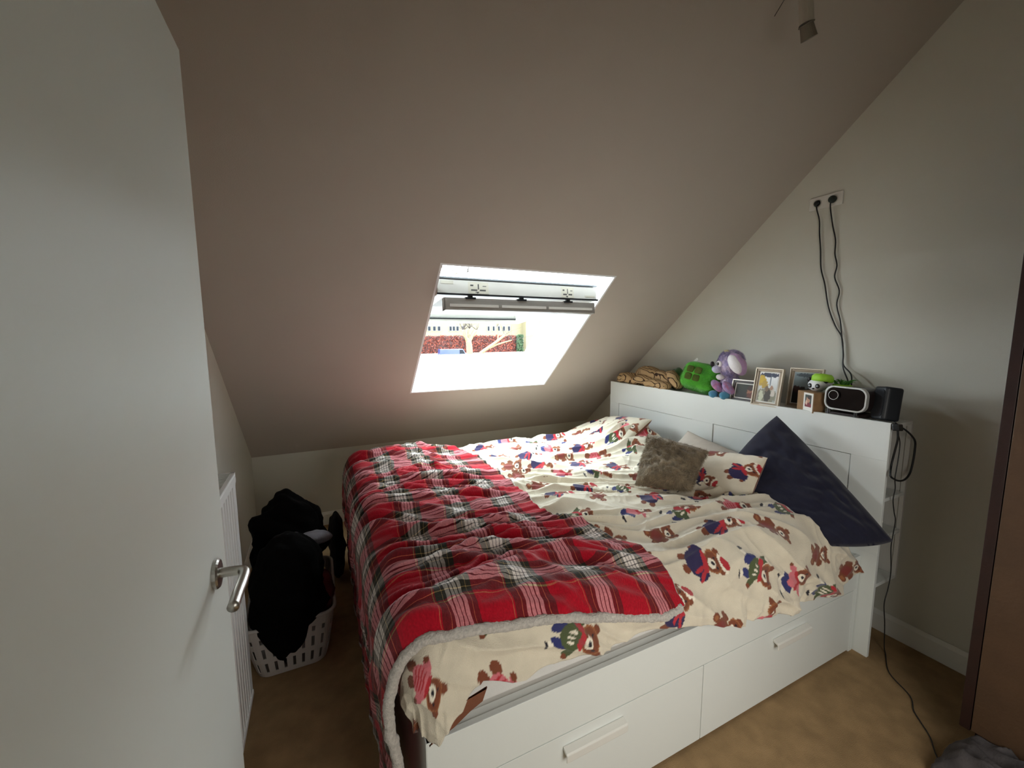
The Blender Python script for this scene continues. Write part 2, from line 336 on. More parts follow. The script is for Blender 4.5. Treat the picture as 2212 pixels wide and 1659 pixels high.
# ================================================================== BED
BL, BY, BH, HW = -2.034, .057, .475, 1.877
bed = thing('bed', (-1.0, HW/2, 0), 'white double storage bed with drawers along its side', 'bed')
FY = HW-.057
obj('side_rail', join(box(BL, -.005, BY, BY+.018, .312, BH), box(BL, -.005, BY+.018, BY+.045, BH-.02, BH-.004), box(BL, BL+.02, BY, BY+.018, .0, .312), box(-.035, -.005, BY, BY+.018, 0, .312)), M_lam, bed, bevel=.0015)
obj('side_rail', box(BL, -.005, FY-.018, FY, .0, BH), M_lam, bed, bevel=.0015)
obj('footboard', box(BL-.002, BL+.018, BY+.001, FY-.001, 0, BH), M_lam, bed, bevel=.0015)
obj('base_panel', box(BL+.02, -.005, BY+.045, FY-.02, .29, .305), M_lam2, bed)
obj('top_ledge', box(BL+.02, -.005, BY+.045, BY+.075, BH-.03, BH-.008), M_lam2, bed)
for x0, x1, hx in ((BL+.0235, -1.0315, -1.514), (-1.0285, -.0385, -.515)):
    d = obj('drawer', join(box(x0, x1, BY+.0005, BY+.018, .012, .3085), box(x0+.03, x1-.03, BY+.018, BY+.6, .03, .04), box(x0+.03, x0+.042, BY+.018, BY+.6, .03, .2), box(x1-.042, x1-.03, BY+.018, BY+.6, .03, .2)), M_lam, bed, bevel=.0012)
    hy = BY-.024
    obj('drawer_handle', prism([(BY, .272), (hy+.004, .266), (hy, .262), (hy, .238), (hy+.005, .236), (hy+.005, .256), (BY, .262)], 'x', hx-.115, hx+.115), M_plast, d, bevel=.002)
for xx in (-1.95, -1.1, -.95, -.1): obj('caster', tf(lathe([(.012, 0), (.012, .012)], 10), None, (xx, BY+.1, 0.0)), M_plast, bed)
# headboard, part of the bed: front panel with two recessed fields, open shelves at the near end
HH = 1.11
P0 = [(.135, .876), (1.035, 1.770)]; pz0, pz1 = .50, .938
fp = [box(0, .018, 0, HW, pz1, HH), box(0, .018, 0, HW, 0, pz0), box(0, .018, 0, P0[0][0], pz0, pz1), box(0, .018, P0[0][1], P0[1][0], pz0, pz1), box(0, .018, P0[1][1], HW, pz0, pz1)]
obj('headboard_panel', join(*fp), M_lam, bed, bevel=.0012)
for a, b in P0: obj('inset_panel', box(.005, .016, a+.002, b-.002, pz0+.002, pz1-.003), M_lam, bed, bevel=.001)
DX = .205
obj('headboard_top', box(.018, DX, .002, HW, HH-.026, HH-.010), M_lam2, bed, bevel=.001)
obj('headboard_back', join(box(DX-.014, DX, 0.0, .016, .342, HH-.026), box(DX-.008, DX, .016, HW, .342, HH-.026)), M_lam2, bed, bevel=.001)
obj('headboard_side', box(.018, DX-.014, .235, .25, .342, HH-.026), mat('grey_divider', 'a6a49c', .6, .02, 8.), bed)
obj('headboard_side', box(.018, DX-.014, HW-.016, HW, 0, HH-.026), M_lam2, bed)
for z in (.758, .578, .350): obj('shelf', box(.018, DX-.014, .001, .235, z-.008, z+.008), M_lam, bed, bevel=.001)
# ---- mattress
def rounded_slab(x0, x1, y0, y1, z0, z1, r):
    return box(x0, x1, y0, y1, z0, z1)
obj('mattress', box(BL+.03, -.01, BY+.062, FY-.06, .306, .600), M_matt, None, bevel=.03, seg=4, smooth=True, origin=(-1, .93, .306))
tag(bpy.data.objects['mattress'], 'pale mattress lying inside the white bed frame under the duvet', 'mattress')

# ---- prints -------------------------------------------------------------
BR, BRL, CRE, DKN = lin('7b4128'), lin('99603a'), lin('efe6d4'), lin('1c1a26')
RED, PINK, NVY, GRN, BLU, MAR = lin('b52833'), lin('cf6f78'), lin('28204c'), lin('4c5735'), lin('2a2f68'), lin('7e322b')
def E(cx, cy, rx, ry, c, a=0): return (cx, cy, rx, ry, a, c)
HEAD = [E(-.17, .44, .075, .075, BR), E(.17, .44, .075, .075, BR), E(0, .30, .22, .18, BRL), E(0, .30, .19, .16, BR), E(.02, .26, .10, .085, CRE), E(.02, .275, .042, .038, DKN), E(-.09, .35, .022, .022, DKN), E(.11, .35, .022, .022, DKN)]
BEARS = [
 [E(-.13, -.28, .08, .15, BLU, .5), E(.12, -.28, .08, .15, BLU, -.3), E(-.24, -.40, .08, .05, CRE, .5), E(.17, -.43, .06, .06, CRE), E(-.30, -.43, .035, .07, DKN, .5), E(.2, -.49, .08, .03, DKN, .4),
  E(-.25, .13, .07, .17, GRN, .5), E(.25, -.08, .07, .13, GRN, .9), E(-.31, .26, .055, .055, CRE), E(.34, -.13, .05, .05, BR), E(0, -.06, .2, .2, GRN), E(-.08, -.05, .022, .07, CRE), E(0, -.06, .022, .07, CRE), E(.08, -.05, .022, .07, CRE)]+HEAD+[E(0, .125, .19, .055, RED), E(-.17, .06, .06, .10, RED, -.5)],
 [E(-.12, -.33, .09, .13, BR), E(.12, -.33, .09, .13, BR), E(-.22, -.02, .07, .15, PINK, -.7), E(.22, -.02, .07, .15, PINK, .7), E(-.3, -.10, .055, .055, BR), E(.3, -.10, .055, .055, BR), E(0, -.08, .21, .21, PINK), E(0, 0, .18, .018, RED), E(0, -.07, .2, .018, RED), E(0, -.14, .2, .018, RED), E(0, -.21, .16, .018, RED)]+HEAD+[E(0, .12, .16, .045, RED)],
 [E(-.12, -.36, .08, .1, BR), E(.12, -.36, .08, .1, BR), E(-.26, 0, .08, .16, NVY, -.6), E(.26, 0, .08, .16, NVY, .6), E(0, -.1, .26, .24, NVY), E(-.33, -.1, .05, .05, BR)]+HEAD+[E(0, .48, .17, .05, CRE), E(.03, .55, .14, .07, RED, .3), E(.19, .53, .04, .04, CRE), E(0, .11, .2, .055, RED), E(.12, -.05, .04, .16, RED, .5), E(.26, -.02, .04, .17, RED, 1.0)],
 [E(-.18, -.33, .11, .1, BR), E(.18, -.33, .11, .1, BR), E(-.22, 0, .08, .14, BR, -.5), E(.22, 0, .08, .14, BR, .5), E(0, -.1, .21, .23, BR), E(0, -.12, .15, .16, MAR), E(-.18, -.33, .055, .05, BRL), E(.18, -.33, .055, .05, BRL)]+HEAD,
 [E(-.16, -.36, .045, .14, CRE, .5), E(.10, -.38, .045, .14, CRE, -.1), E(-.25, -.46, .07, .03, DKN, .3), E(.12, -.52, .08, .03, DKN), E(0, -.22, .23, .12, BLU), E(0, -.03, .17, .17, PINK), E(-.24, .05, .06, .15, PINK, -1.0), E(.24, .08, .06, .15, PINK, 1.2), E(.37, .12, .045, .045, CRE), E(-.36, .0, .045, .045, BR)]+HEAD+[E(0, .13, .17, .05, RED), E(.17, .02, .05, .11, RED, .4)]]
def paint_bears(U, V, base='d9cfbb', size=.165, au=.205, av=.190, seed=4, mean_up=0.):
    col = np.tile(lin(base), (len(U), 1)); rs = np.random.RandomState(seed)
    i0, i1 = int(math.floor(U.min()/au))-1, int(math.ceil(U.max()/au))+1; j0, j1 = int(math.floor(V.min()/av))-1, int(math.ceil(V.max()/av))+1
    order = np.argsort(U, kind='stable'); Us = U[order]
    for i in range(i0, i1+1):
        lo, hi = np.searchsorted(Us, [(i)*au-.16, (i)*au+.16]); idx = order[lo:hi]
        for j in range(j0, j1+1):
            cu = i*au+rs.randn()*.012; cv = (j+.5*(i % 2))*av+rs.randn()*.012; kind = (0, 3, 2, 1, 3, 4, 0, 2)[(i*3+j*2+rs.randint(3)) % 8]; ang = mean_up+rs.randn()*.55
            sz = size*(.85 if kind == 3 else 1.)
            if not len(idx): continue
            du, dv = U[idx]-cu, V[idx]-cv; k = (np.abs(du) < .13) & (np.abs(dv) < .13)
            if not k.any(): continue
            ii = idx[k]; du, dv = du[k]/sz, dv[k]/sz
            # bear's up = +U turned by ang ; its right = -V
            ca, sa = math.cos(ang), math.sin(ang); b = du*ca+dv*sa; a = du*sa-dv*ca
            for cx, cy, rx_, ry_, an, c in BEARS[kind]:
                c_, s_ = math.cos(an), math.sin(an); x = a-cx; y = b-cy; xr = x*c_+y*s_; yr = -x*s_+y*c_
                m = (xr/rx_)**2+(yr/ry_)**2 < 1; col[ii[m]] = c
    return col

# ---- the draped bedding -------------------------------------------------
def gau(x, y, cx, cy, sx, sy): return np.exp(-((x-cx)/sx)**2-((y-cy)/sy)**2)
def Hbase(x, y):
    h = .698+0*x
    h += .062*gau(x, y, -1.98, .10, .42, .32)
    h += .015*gau(x, y, -1.8, 1.7, .5, .35)
    h -= .035*gau(x, y, -1.25, .0, .45, .25)
    h += .150*gau(x, y, -.22, 1.42, .26, .30)+.05*gau(x, y, -.16, 1.72, .2, .2)
    h += .085*gau(x, y, -.26, .56, .20, .22)
    h += .030*gau(x, y, -.62, .22, .26, .22)
    h -= .075*gau(x, y, -.15, .02, .26, .22)
    h -= .025*gau(x, y, -.62, .72, .22, .25)
    return h
def wr_duvet(x, y):
    wx, wy = x+.10*pn(x*2.2, y*2.2, 1), y+.10*pn(x*2.2+7, y*2.2, 2)
    w = wx*.38+wy*.92; l = wx*.92-wy*.38
    a = ridge(pn(w*6.5, l*1.3, 3), 1.7)*.036+ridge(pn(w*12., l*2.2, 4), 1.6)*.021+pn(x*3, y*3, 5)*.012+ridge(pn(x*9+3*pn(x*3, y*3, 8), y*9, 6), 2)*.005
    return a-.014
def wr_blanket(x, y):
    wx, wy = x+.14*pn(x*1.8, y*1.8, 11), y+.11*pn(x*1.8+7, y*1.8, 12)
    w = wy+wx*.12; l = wx
    fan = 1+.5*np.clip((-x-1.5)/.6, 0, 1)
    a = ridge(pn(w*7., l*1.3+w*1.2, 13), 1.5)*.030*fan+ridge(pn(w*26., l*5, 19), 1.5)*.006+ridge(pn(w*17., l*3.0, 14), 1.5)*.014+pn(x*4, y*4, 15)*.010
    a += gau(x, y, -1.33, .78, .10, .20)*ridge(pn(x*16, y*8, 16), 1.5)*.03
    return a-.004
def drape(px, py, x0, y0, y1, r, wfun, seed, wside=1., lift=0.):
    qx = np.maximum(px, x0); qy = np.clip(py, y0, y1); dx, dy = px-qx, py-qy; d = np.hypot(dx, dy)+1e-9; nx, ny = dx/d, dy/d
    th = np.minimum(d/r, PI/2); fall = np.maximum(0, d-r*PI/2)
    wt = wfun(px, py); top = np.cos(th)
    H = Hbase(qx+nx*r*.8*np.sin(th), qy+ny*r*.8*np.sin(th))+lift
    tang = np.where(np.abs(dx) > np.abs(dy), py, px)
    fold = (pn(tang*7+seed, fall*2.+seed, seed)*.030+pn(tang*15, fall*3+3, seed+1)*.014+ridge(pn(tang*9+fall*6, fall*5, seed+2), 1.6)*.016)*np.clip(fall/.10, 0, 1)*wside
    ft = np.clip(-nx, 0, 1)**.5
    bul = (.014*np.sin(np.clip(fall/.30, 0, 1)*PI)+fold)*(1-.65*ft)-.02*ft*np.clip(fall/.3, 0, 1)
    out = r*np.sin(th)+bul+wt*np.sin(th)*(.7-.5*ft)
    X = qx+nx*out; Y = qy+ny*out; Z = H-r*(1-np.cos(th))-fall+wt*top
    return np.stack([X, Y, Z], -1)
def interp(x, xs, ys): return np.interp(x, xs, ys)
# duvet
DR, DX0, DY0, DY1 = .085, -2.085+.085, .032+.085, 1.905-.085
nu, nv = 500, 600
hemx = [-2.22, -2.10, -2.04, -1.893, -1.78, -1.48, -1.35, -1.18, -.92, -.46, -.29, -.15, 0]
hemz = [.62, .54, .535, .622, .592, .578, .572, .545, .475, .415, .405, .455, .47]
u = np.linspace(0, 1, nu)[:, None]; vq = np.linspace(0, 1, nv)[None, :]
yhead = np.linspace(1.95, -.3, nv)
xh = interp(-yhead, [-1.95, -1.0, -.75, -.35, .0, .3], [-.10, -.10, -.25, -.27, -.24, -.125])[None, :]
PX = -2.22+(xh+2.22)*u
dh_ = Hbase(np.clip(PX, -2.1, 0), .05)-interp(PX, hemx, hemz)-DR+DR*PI/2
PYn = DY0-dh_; PY = 1.99+(PYn-1.99)*vq
PX = PX+.0*PY
co = drape(PX, PY, DX0, DY0, DY1, DR, wr_duvet, 21).reshape(-1, 3)
co[:, 2] = np.maximum(co[:, 2], .02)
ins = (co[:, 0] > -2.0) & (co[:, 1] > .13) & (co[:, 2] < .612); co[ins, 2] = .612
cols = paint_bears(PX.ravel(), PY.ravel())
duvet = obj('duvet', (co, gridf(nu, nv)[:, ::-1]), M_bears, smooth=True, cols=cols, origin=(-1.1, .95, .61))
tag(duvet, 'cream duvet printed with teddy bears in knitwear, spread over the bed', 'duvet')
sm = duvet.modifiers.new('thickness', 'SOLIDIFY'); sm.thickness = .012; sm.offset = -1; sm.use_rim = True
duvet.data.materials.append(M_under); sm.material_offset = 1; sm.material_offset_rim = 0
# brown inner side of the duvet showing where its hem folds over at the foot corner
L_a = [(-1.888, .602), (-1.945, .592), (-1.992, .566), (-2.018, .530), (-2.036, .508)]; L_b = [(-1.882, .600), (-1.895, .566), (-1.928, .552), (-1.972, .526), (-2.034, .503)]
vv = np.array([(x, .014, z+.004) for x, z in L_a]+[(x, .024, z) for x, z in L_b]+[(x, .018, z+.004) for x, z in L_a]+[(x, .028, z) for x, z in L_b])
ff = [(i, i+1, 6+i, 5+i) for i in range(4)]+[(11+i, 10+i, 15+i, 16+i) for i in range(4)]+[(5+i, 6+i, 16+i, 15+i) for i in range(4)]+[(0, 5, 15, 10), (4, 14, 19, 9)]
obj('inner_hem', (vv, ff), M_under, duvet, label='brown inner side of the folded hem')
# tartan blanket
BXF = -2.74
nu, nv = 420, 560
BR_ = .10; BX0, BY0, BY1 = -2.112+BR_, .016+BR_, 1.93-BR_
yy = np.linspace(0, 1, nv)[None, :]; uu = np.linspace(0, 1, nu)[:, None]
xe_y = [-.1, .03, .13, .21, .40, .59, .70, .90, 1.1, 1.53, 1.78, 2.2]
xe_x = [-1.20, -1.215, -1.185, -1.205, -1.265, -1.35, -1.385, -1.36, -1.345, -1.36, -1.43, -1.50]
ny_hem = lambda x: interp(x, [-2.8, -2.2, -2.05, -1.9, -1.7, -1.55, -1.3, -1.15], [.03, .035, .045, .045, .035, .02, -.005, .0])
YT = .0+(2.06)*yy
XE = interp(YT, xe_y, xe_x)+.012*pn(YT*9, YT*0+.5, 31)
PXb = BXF+(XE-BXF)*uu
PYb = ny_hem(PXb)+.006*pn(PXb*5, PXb*0+.3, 33)+(2.06-ny_hem(PXb))*yy
XE2 = interp(PYb, xe_y, xe_x)
pb = drape(PXb, PYb, BX0, BY0, BY1, BR_, lambda x, y: np.clip((XE2-x)/.22, .3, 1)*np.maximum(wr_blanket(x, y), 0)+.5*np.maximum(wr_duvet(x, y), -.006)+.006, 41, 1.4, lift=.016)
PBG = pb.copy(); co = pb.reshape(-1, 3)
M_tart = bpy.data.materials.new('red_tartan_fleece'); M_tart.use_nodes = True
def build_tartan(m):
    nt = m.node_tree; N, L = nt.nodes, nt.links; b = N['Principled BSDF']; b.inputs['Roughness'].default_value = .95; b.inputs['Sheen Weight'].default_value = .2; b.inputs['Specular IOR Level'].default_value = .2
    uv = N.new('ShaderNodeUVMap'); uv.uv_map = 'UVMap'; sp = N.new('ShaderNodeSeparateXYZ'); L.new(uv.outputs[0], sp.inputs[0])
    R_, D_, W_, K_, Yl = [tuple(math.sqrt(q_) for q_ in lin(h_)) for h_ in ('a50820', '25231a', 'dcd2cb', '171214', 'b8985c')]
    sett = [(0, R_), (.44, Yl), (.452, R_), (.47, D_), (.56, Yl), (.568, D_), (.62, W_), (.665, K_), (.677, W_), (.725, K_), (.737, W_), (.785, K_), (.797, W_), (.845, D_), (.90, Yl), (.908, D_), (.985, R_)]
    out = []
    for ax in (0, 1):
        k = N.new('ShaderNodeMath'); k.operation = 'MULTIPLY'; L.new(sp.outputs[ax], k.inputs[0]); k.inputs[1].default_value = 1/.208
        fr_ = N.new('ShaderNodeMath'); fr_.operation = 'FRACT'; L.new(k.outputs[0], fr_.inputs[0])
        cr = N.new('ShaderNodeValToRGB'); cr.color_ramp.interpolation = 'CONSTANT'; e = cr.color_ramp.elements
        while len(e) > 1: e.remove(e[-1])
        e[0].position = 0; e[0].color = (*R_, 1)
        for p, c in sett[1:]:
            q = e.new(p); q.color = (*c, 1)
        L.new(fr_.outputs[0], cr.inputs[0]); out.append(cr)
    ad = N.new('ShaderNodeMath'); ad.operation = 'ADD'; L.new(sp.outputs[0], ad.inputs[0]); L.new(sp.outputs[1], ad.inputs[1])
    tw = N.new('ShaderNodeMath'); tw.operation = 'MULTIPLY'; L.new(ad.outputs[0], tw.inputs[0]); tw.inputs[1].default_value = 330
    tf_ = N.new('ShaderNodeMath'); tf_.operation = 'FRACT'; L.new(tw.outputs[0], tf_.inputs[0])
    mr = N.new('ShaderNodeMapRange'); L.new(tf_.outputs[0], mr.inputs[0]); mr.inputs[3].default_value = .42; mr.inputs[4].default_value = .58
    mx = N.new('ShaderNodeMix'); mx.data_type = 'RGBA'; L.new(mr.outputs[0], mx.inputs[0]); L.new(out[0].outputs[0], mx.inputs[6]); L.new(out[1].outputs[0], mx.inputs[7])
    nz = N.new('ShaderNodeTexNoise'); nz.inputs['Scale'].default_value = 220; nz.inputs['Detail'].default_value = 3; L.new(uv.outputs[0], nz.inputs['Vector'])
    ms = N.new('ShaderNodeMapRange'); L.new(nz.outputs[0], ms.inputs[0]); ms.inputs[1].default_value = .3; ms.inputs[2].default_value = .7; ms.inputs[3].default_value = .78; ms.inputs[4].default_value = 1.2
    sq = N.new('ShaderNodeVectorMath'); sq.operation = 'MULTIPLY'; L.new(mx.outputs[2], sq.inputs[0]); L.new(mx.outputs[2], sq.inputs[1])
    vs = N.new('ShaderNodeVectorMath'); vs.operation = 'SCALE'; L.new(sq.outputs[0], vs.inputs[0]); L.new(ms.outputs[0], vs.inputs['Scale']); L.new(vs.outputs[0], b.inputs['Base Color'])
    bp = N.new('ShaderNodeBump'); bp.inputs['Strength'].default_value = .5; bp.inputs['Distance'].default_value = .003; L.new(nz.outputs[0], bp.inputs['Height']); L.new(bp.outputs[0], b.inputs['Normal'])
build_tartan(M_tart)
uvb = np.stack([PXb+.02*pn(PXb*3, PYb*3, 51), PYb+.02*pn(PXb*3, PYb*3+9, 52)], -1).reshape(-1, 2)
blanket = obj('blanket', (co, gridf(nu, nv)), M_tart, smooth=True, uv=uvb, origin=(-1.8, .95, .7))
tag(blanket, 'red tartan blanket with fluffy grey edging, laid over the foot of the bed', 'blanket')
sm = blanket.modifiers.new('thickness', 'SOLIDIFY'); sm.thickness = .010; sm.offset = 1; blanket.data.materials.append(M_sherpa); sm.material_offset = 0
def sherpa(path, r, name='fluffy_hem'):
    P = smoothpath(path, 3); v, f = tube(P, r, 18)
    c = np.repeat(P, 18, 0); d = v-c; n = pn3(v, 95, 61)*.5+pn3(v, 180, 62)*.35+pn3(v, 30, 63)*.3
    return obj(name, (c+d*(1+.42*n)[:, None], f), M_sherpa, blanket, smooth=True, label='fluffy pale grey edging')
hem = pb[::5, 0, :].copy()
hem = hem[hem[:, 2] > .03]; 
side = np.stack([hem[:, 0], hem[:, 1]-.004, hem[:, 2]+.002], 1)
sherpa(side, .0135)
low = pb[0, ::6, :].copy(); sherpa(low, .012)
top = pb[-1, ::6, :].copy(); top[:, 2] -= .006; sherpa(top, .009)

# ---- pillows ------------------------------------------------------------
def pillow(A, B, Cc, D, th, n=40, wr=.006, seed=0, pw=.42, clampz=None, pinch=.06):
    A, B, Cc, D = [np.array(p, float) for p in (A, B, Cc, D)]    # corners in order round
    u, v = np.meshgrid(np.linspace(-1, 1, n), np.linspace(-1, 1, n), indexing='ij')
    uu_ = u*(1-pinch*(1-v*v)*0); vv_ = v
    us = u*(1-pinch*(1-v**2)); vs_ = v*(1-pinch*(1-u**2))
    a = (us+1)/2; b = (vs_+1)/2
    S = (A[None, None]*((1-a)*(1-b))[..., None]+B*(a*(1-b))[..., None]+Cc*(a*b)[..., None]+D*((1-a)*b)[..., None])
    N_ = np.cross(B-A, D-A); N_ /= np.linalg.norm(N_)
    prof = ((1-u**2)*(1-v**2)).clip(0)**pw*th/2
    w1 = ridge(pn(u*3+seed, v*2, 70+seed), 1.6)*wr+pn(u*6, v*6+seed, 71+seed)*wr*.6
    r2 = np.hypot(u, v); w1 = w1*(prof/(th/2)+.1)
    top = S+N_*(prof+w1)[..., None]; bot = S-N_*(prof-w1*.3)[..., None]
    V = np.vstack([top.reshape(-1, 3), bot.reshape(-1, 3)]); f = gridf(n, n); F = np.vstack([f, f[:, ::-1]+n*n])
    rim = [i for i in range(n)]+[i*n+n-1 for i in range(1, n)]+[(n-1)*n+i for i in range(n-2, -1, -1)]+[i*n for i in range(n-2, 0, -1)]
    rq = np.array([(rim[k], rim[(k+1) % len(rim)], rim[(k+1) % len(rim)]+n*n, rim[k]+n*n) for k in range(len(rim))])
    F = np.vstack([F, rq])
    if clampz is not None: V[:, 2] = np.maximum(V[:, 2], clampz+(V[:, 2]-clampz).clip(-.3, 0)*-.04)
    UV = np.tile(np.stack([a*np.linalg.norm(B-A), b*np.linalg.norm(D-A)], -1).reshape(-1, 2), (2, 1))
    return (V, F), UV
# navy pillow leaning against the headboard near the bed's corner
vf, _ = pillow((-.085, .435, 1.075), (-.10, -.085, .635), (-.315, .035, .605), (-.36, .52, .78), .185, 70, .034, 1, pinch=-.045, pw=.36)
v_ = vf[0]; k = v_[:, 1] > .05; v_[:, 2] = np.where(k, np.maximum(v_[:, 2], .60), v_[:, 2]); v_[:, 0] = np.minimum(v_[:, 0], -.004)
tag(obj('pillow', vf, M_navy, smooth=True), 'large navy blue pillow leaning against the headboard', 'pillow', None)
def bear_pillow(A, B, Cc, D, th, seed, label, base='d9cfbb', plain=False, **k):
    vf, uv = pillow(A, B, Cc, D, th, 110 if not plain else 44, .006, seed, **k); v_ = vf[0]; v_[:, 0] = np.minimum(v_[:, 0], -.004)
    n2 = len(v_)//2; v_[:, 2] = np.maximum(v_[:, 2], .604)
    if plain: o = obj('pillow', vf, mat('greige_cotton', 'c9c0b4', .95, .05, 20., .4, 400.), smooth=True)
    else:
        c = paint_bears(uv[:, 0]+seed*.37, uv[:, 1]+seed*.21, base, seed=seed, size=.15, au=.17, av=.17); c[:n2] = lin('7a4a33')
        o = obj('pillow', vf, M_bears, smooth=True, cols=c)
    return tag(o, label, 'pillow')
bear_pillow((-.30, .915, .80), (-.33, .315, .915), (-.42, .33, .70), (-.52, .95, .64), .13, 5, 'cream bear-print pillow propped beside the navy pillow', pinch=.02)
bear_pillow((-.075, 1.00, .875), (-.06, .50, .80), (-.26, .50, .66), (-.26, 1.08, .66), .12, 7, 'plain greyish beige pillow behind the bear-print pillow near the headboard middle', plain=True)
bear_pillow((-.10, 1.74, .84), (-.13, 1.26, .905), (-.46, 1.24, .69), (-.40, 1.74, .64), .15, 9, 'cream bear-print pillow poking up at the far end of the headboard')
# brown fur cushion
CU = [(-.50, .915, .920), (-.455, .535, .905), (-.645, .475, .755), (-.76, .73, .715)]
vf, _ = pillow(CU[0], CU[3], CU[2], CU[1], .15, 44, .012, 3, pinch=.10)
cu = tag(obj('cushion', vf, M_fur, smooth=True), 'square brown faux-fur cushion lying on the bear-print duvet', 'cushion')
obj('fur', fur((vf[0], [list(q) for q in vf[1]]), 26000, .017, .0016, lay=(-.3, -.3, -.8), layk=.7), M_furs, cu, kind='stuff')

# ================================================================== THINGS ON THE HEADBOARD (top surface z = 1.10)
ZT = HH-.010
# beige knitted bundle
sc_ = thing('scarf', (.09, 1.5, ZT), 'rumpled beige patterned scarf bundle at the far end of the headboard', 'scarf')
def striped(name, c, scale=60., dist=6.):
    if name in MATS: return MATS[name]
    m = mat(name, c, .95, .08, 20., .5, 300.); nt = m.node_tree; N, L = nt.nodes, nt.links; b = N['Principled BSDF']
    tc = N.new('ShaderNodeTexCoord'); w = N.new('ShaderNodeTexWave'); w.inputs['Scale'].default_value = scale*.3; w.inputs['Distortion'].default_value = dist; w.inputs['Detail'].default_value = 1; w.inputs['Detail Scale'].default_value = .6
    L.new(tc.outputs['Object'], w.inputs['Vector']); r = N.new('ShaderNodeValToRGB'); r.color_ramp.interpolation = 'EASE'; r.color_ramp.elements[0].position = .03; r.color_ramp.elements[0].color = (*lin('4c3526'), 1); r.color_ramp.elements[1].position = .22; r.color_ramp.elements[1].color = (1, 1, 1, 1)
    L.new(w.outputs['Fac'], r.inputs[0]); src = b.inputs['Base Color'].links[0].from_socket; mm = N.new('ShaderNodeMix'); mm.data_type = 'RGBA'; mm.blend_type = 'MULTIPLY'; mm.inputs[0].default_value = 1
    L.new(src, mm.inputs[6]); L.new(r.outputs[0], mm.inputs[7]); L.new(mm.outputs[2], b.inputs['Base Color']); return m
M_scarf = striped('beige_lined_knit', 'b2946c', 62., 7.)
def worm(P, r, sq=.75, seed=0, n=20):
    P = smoothpath(P, 5); m = len(P); t = np.linspace(0, 1, m); rr = np.interp(t, np.linspace(0, 1, len(r)), r)*np.minimum(1, np.sqrt(np.minimum(t, 1-t)*14+.04))
    v, f = tube(P, rr, n); c = np.repeat(P, n, 0); d = v-c; d[:, 2] *= sq; v = c+d*(1+.25*pn3(v, 22, 80+seed))[:, None]; v[:, 2] = np.maximum(v[:, 2], ZT+.001); return v, f
for k_, (P_k, r_k, q_k) in enumerate([
    ([(.05, 1.81, ZT+.03), (.045, 1.75, ZT+.055), (.07, 1.67, ZT+.045), (.11, 1.60, ZT+.03)], [.045, .055, .045], .8),
    ([(.14, 1.70, ZT+.05), (.11, 1.60, ZT+.100), (.09, 1.50, ZT+.098), (.12, 1.40, ZT+.06), (.13, 1.34, ZT+.04)], [.05, .062, .060, .05], .85),
    ([(.03, 1.64, ZT+.03), (.03, 1.56, ZT+.060), (.04, 1.47, ZT+.050), (.05, 1.42, ZT+.03)], [.035, .045, .04], .8),
    ([(.025, 1.50, ZT+.025), (.022, 1.42, ZT+.042), (.03, 1.33, ZT+.036), (.03, 1.26, ZT+.025)], [.03, .040, .042, .03], .8),
    ([(.10, 1.46, ZT+.09), (.08, 1.40, ZT+.105), (.07, 1.34, ZT+.075), (.05, 1.30, ZT+.04)], [.03, .040, .038, .03], .8),
    ([(.12, 1.38, ZT+.09), (.09, 1.31, ZT+.105), (.07, 1.25, ZT+.065), (.07, 1.20, ZT+.025)], [.025, .040, .04, .03], .9)]):
    obj('knit_fold', worm(P_k, r_k, q_k, k_+1, 26), M_scarf, sc_, smooth=True)
# dark green plush behind
M_dg = mat('dark_green_plush', '33512a', .98, .3, 30., .8, 150., sheen=.3)
dgp = obj('plush_toy', lump(ball((.135, 1.285, ZT+.075), (.045, .085, .075), 28, 18), .03, 18, 2), M_dg, smooth=True)
tag(dgp, 'small dark green plush toy lying behind the bright green plush cube', 'plush toy')
# bright green plush cube
gc = thing('plush_cube', (.10, 1.03, ZT), 'bright green plush cube with four dark olive squares on its face', 'plush toy')
Rg = RM((math.radians(14), 'Y'), (math.radians(10), 'X'), (math.radians(14), 'Z'))
def sqball(r, p, nu=48, nv=32): return ball((0, 0, 0), r, nu, nv, None, p)
gv, gf = sqball((.090, .122, .092), .50); gv = gv@Rg.T+np.array([.095, 1.045, ZT+.108]); gv[:, 2] = np.maximum(gv[:, 2], ZT+.002); 
M_gp = mat('bright_green_plush', '4fae28', .98, .14, 30., .8, 160., sheen=.4)
obj('body', lump((gv, gf), .012, 16, 4), M_gp, gc, smooth=True)
obj('fur', fur(((gv), gf), 14000, .011, .0014, layk=.25, seed=8), M_gp, gc, kind='stuff')
M_ol = mat('olive_patch', '4b5a1c', .98, .2, 40., .8, 200.)
for a, b in ((-1, 1), (1, 1), (-1, -1), (1, -1)):
    q = ball((-.0905, .030+a*.027, .010+b*.025), (.006, .0235, .0225), 16, 10, None, .5); obj('square_patch', tf(q, Rg, (.095, 1.045, ZT+.108)), M_ol, gc, smooth=True)
obj('care_tag', tf(tf(box(-.001, .001, -.008, .008, 0, .035), RM((math.radians(32), 'X')), (-.02, .085, .088)), Rg, (.095, 1.045, ZT+.108)), M_plast, gc)
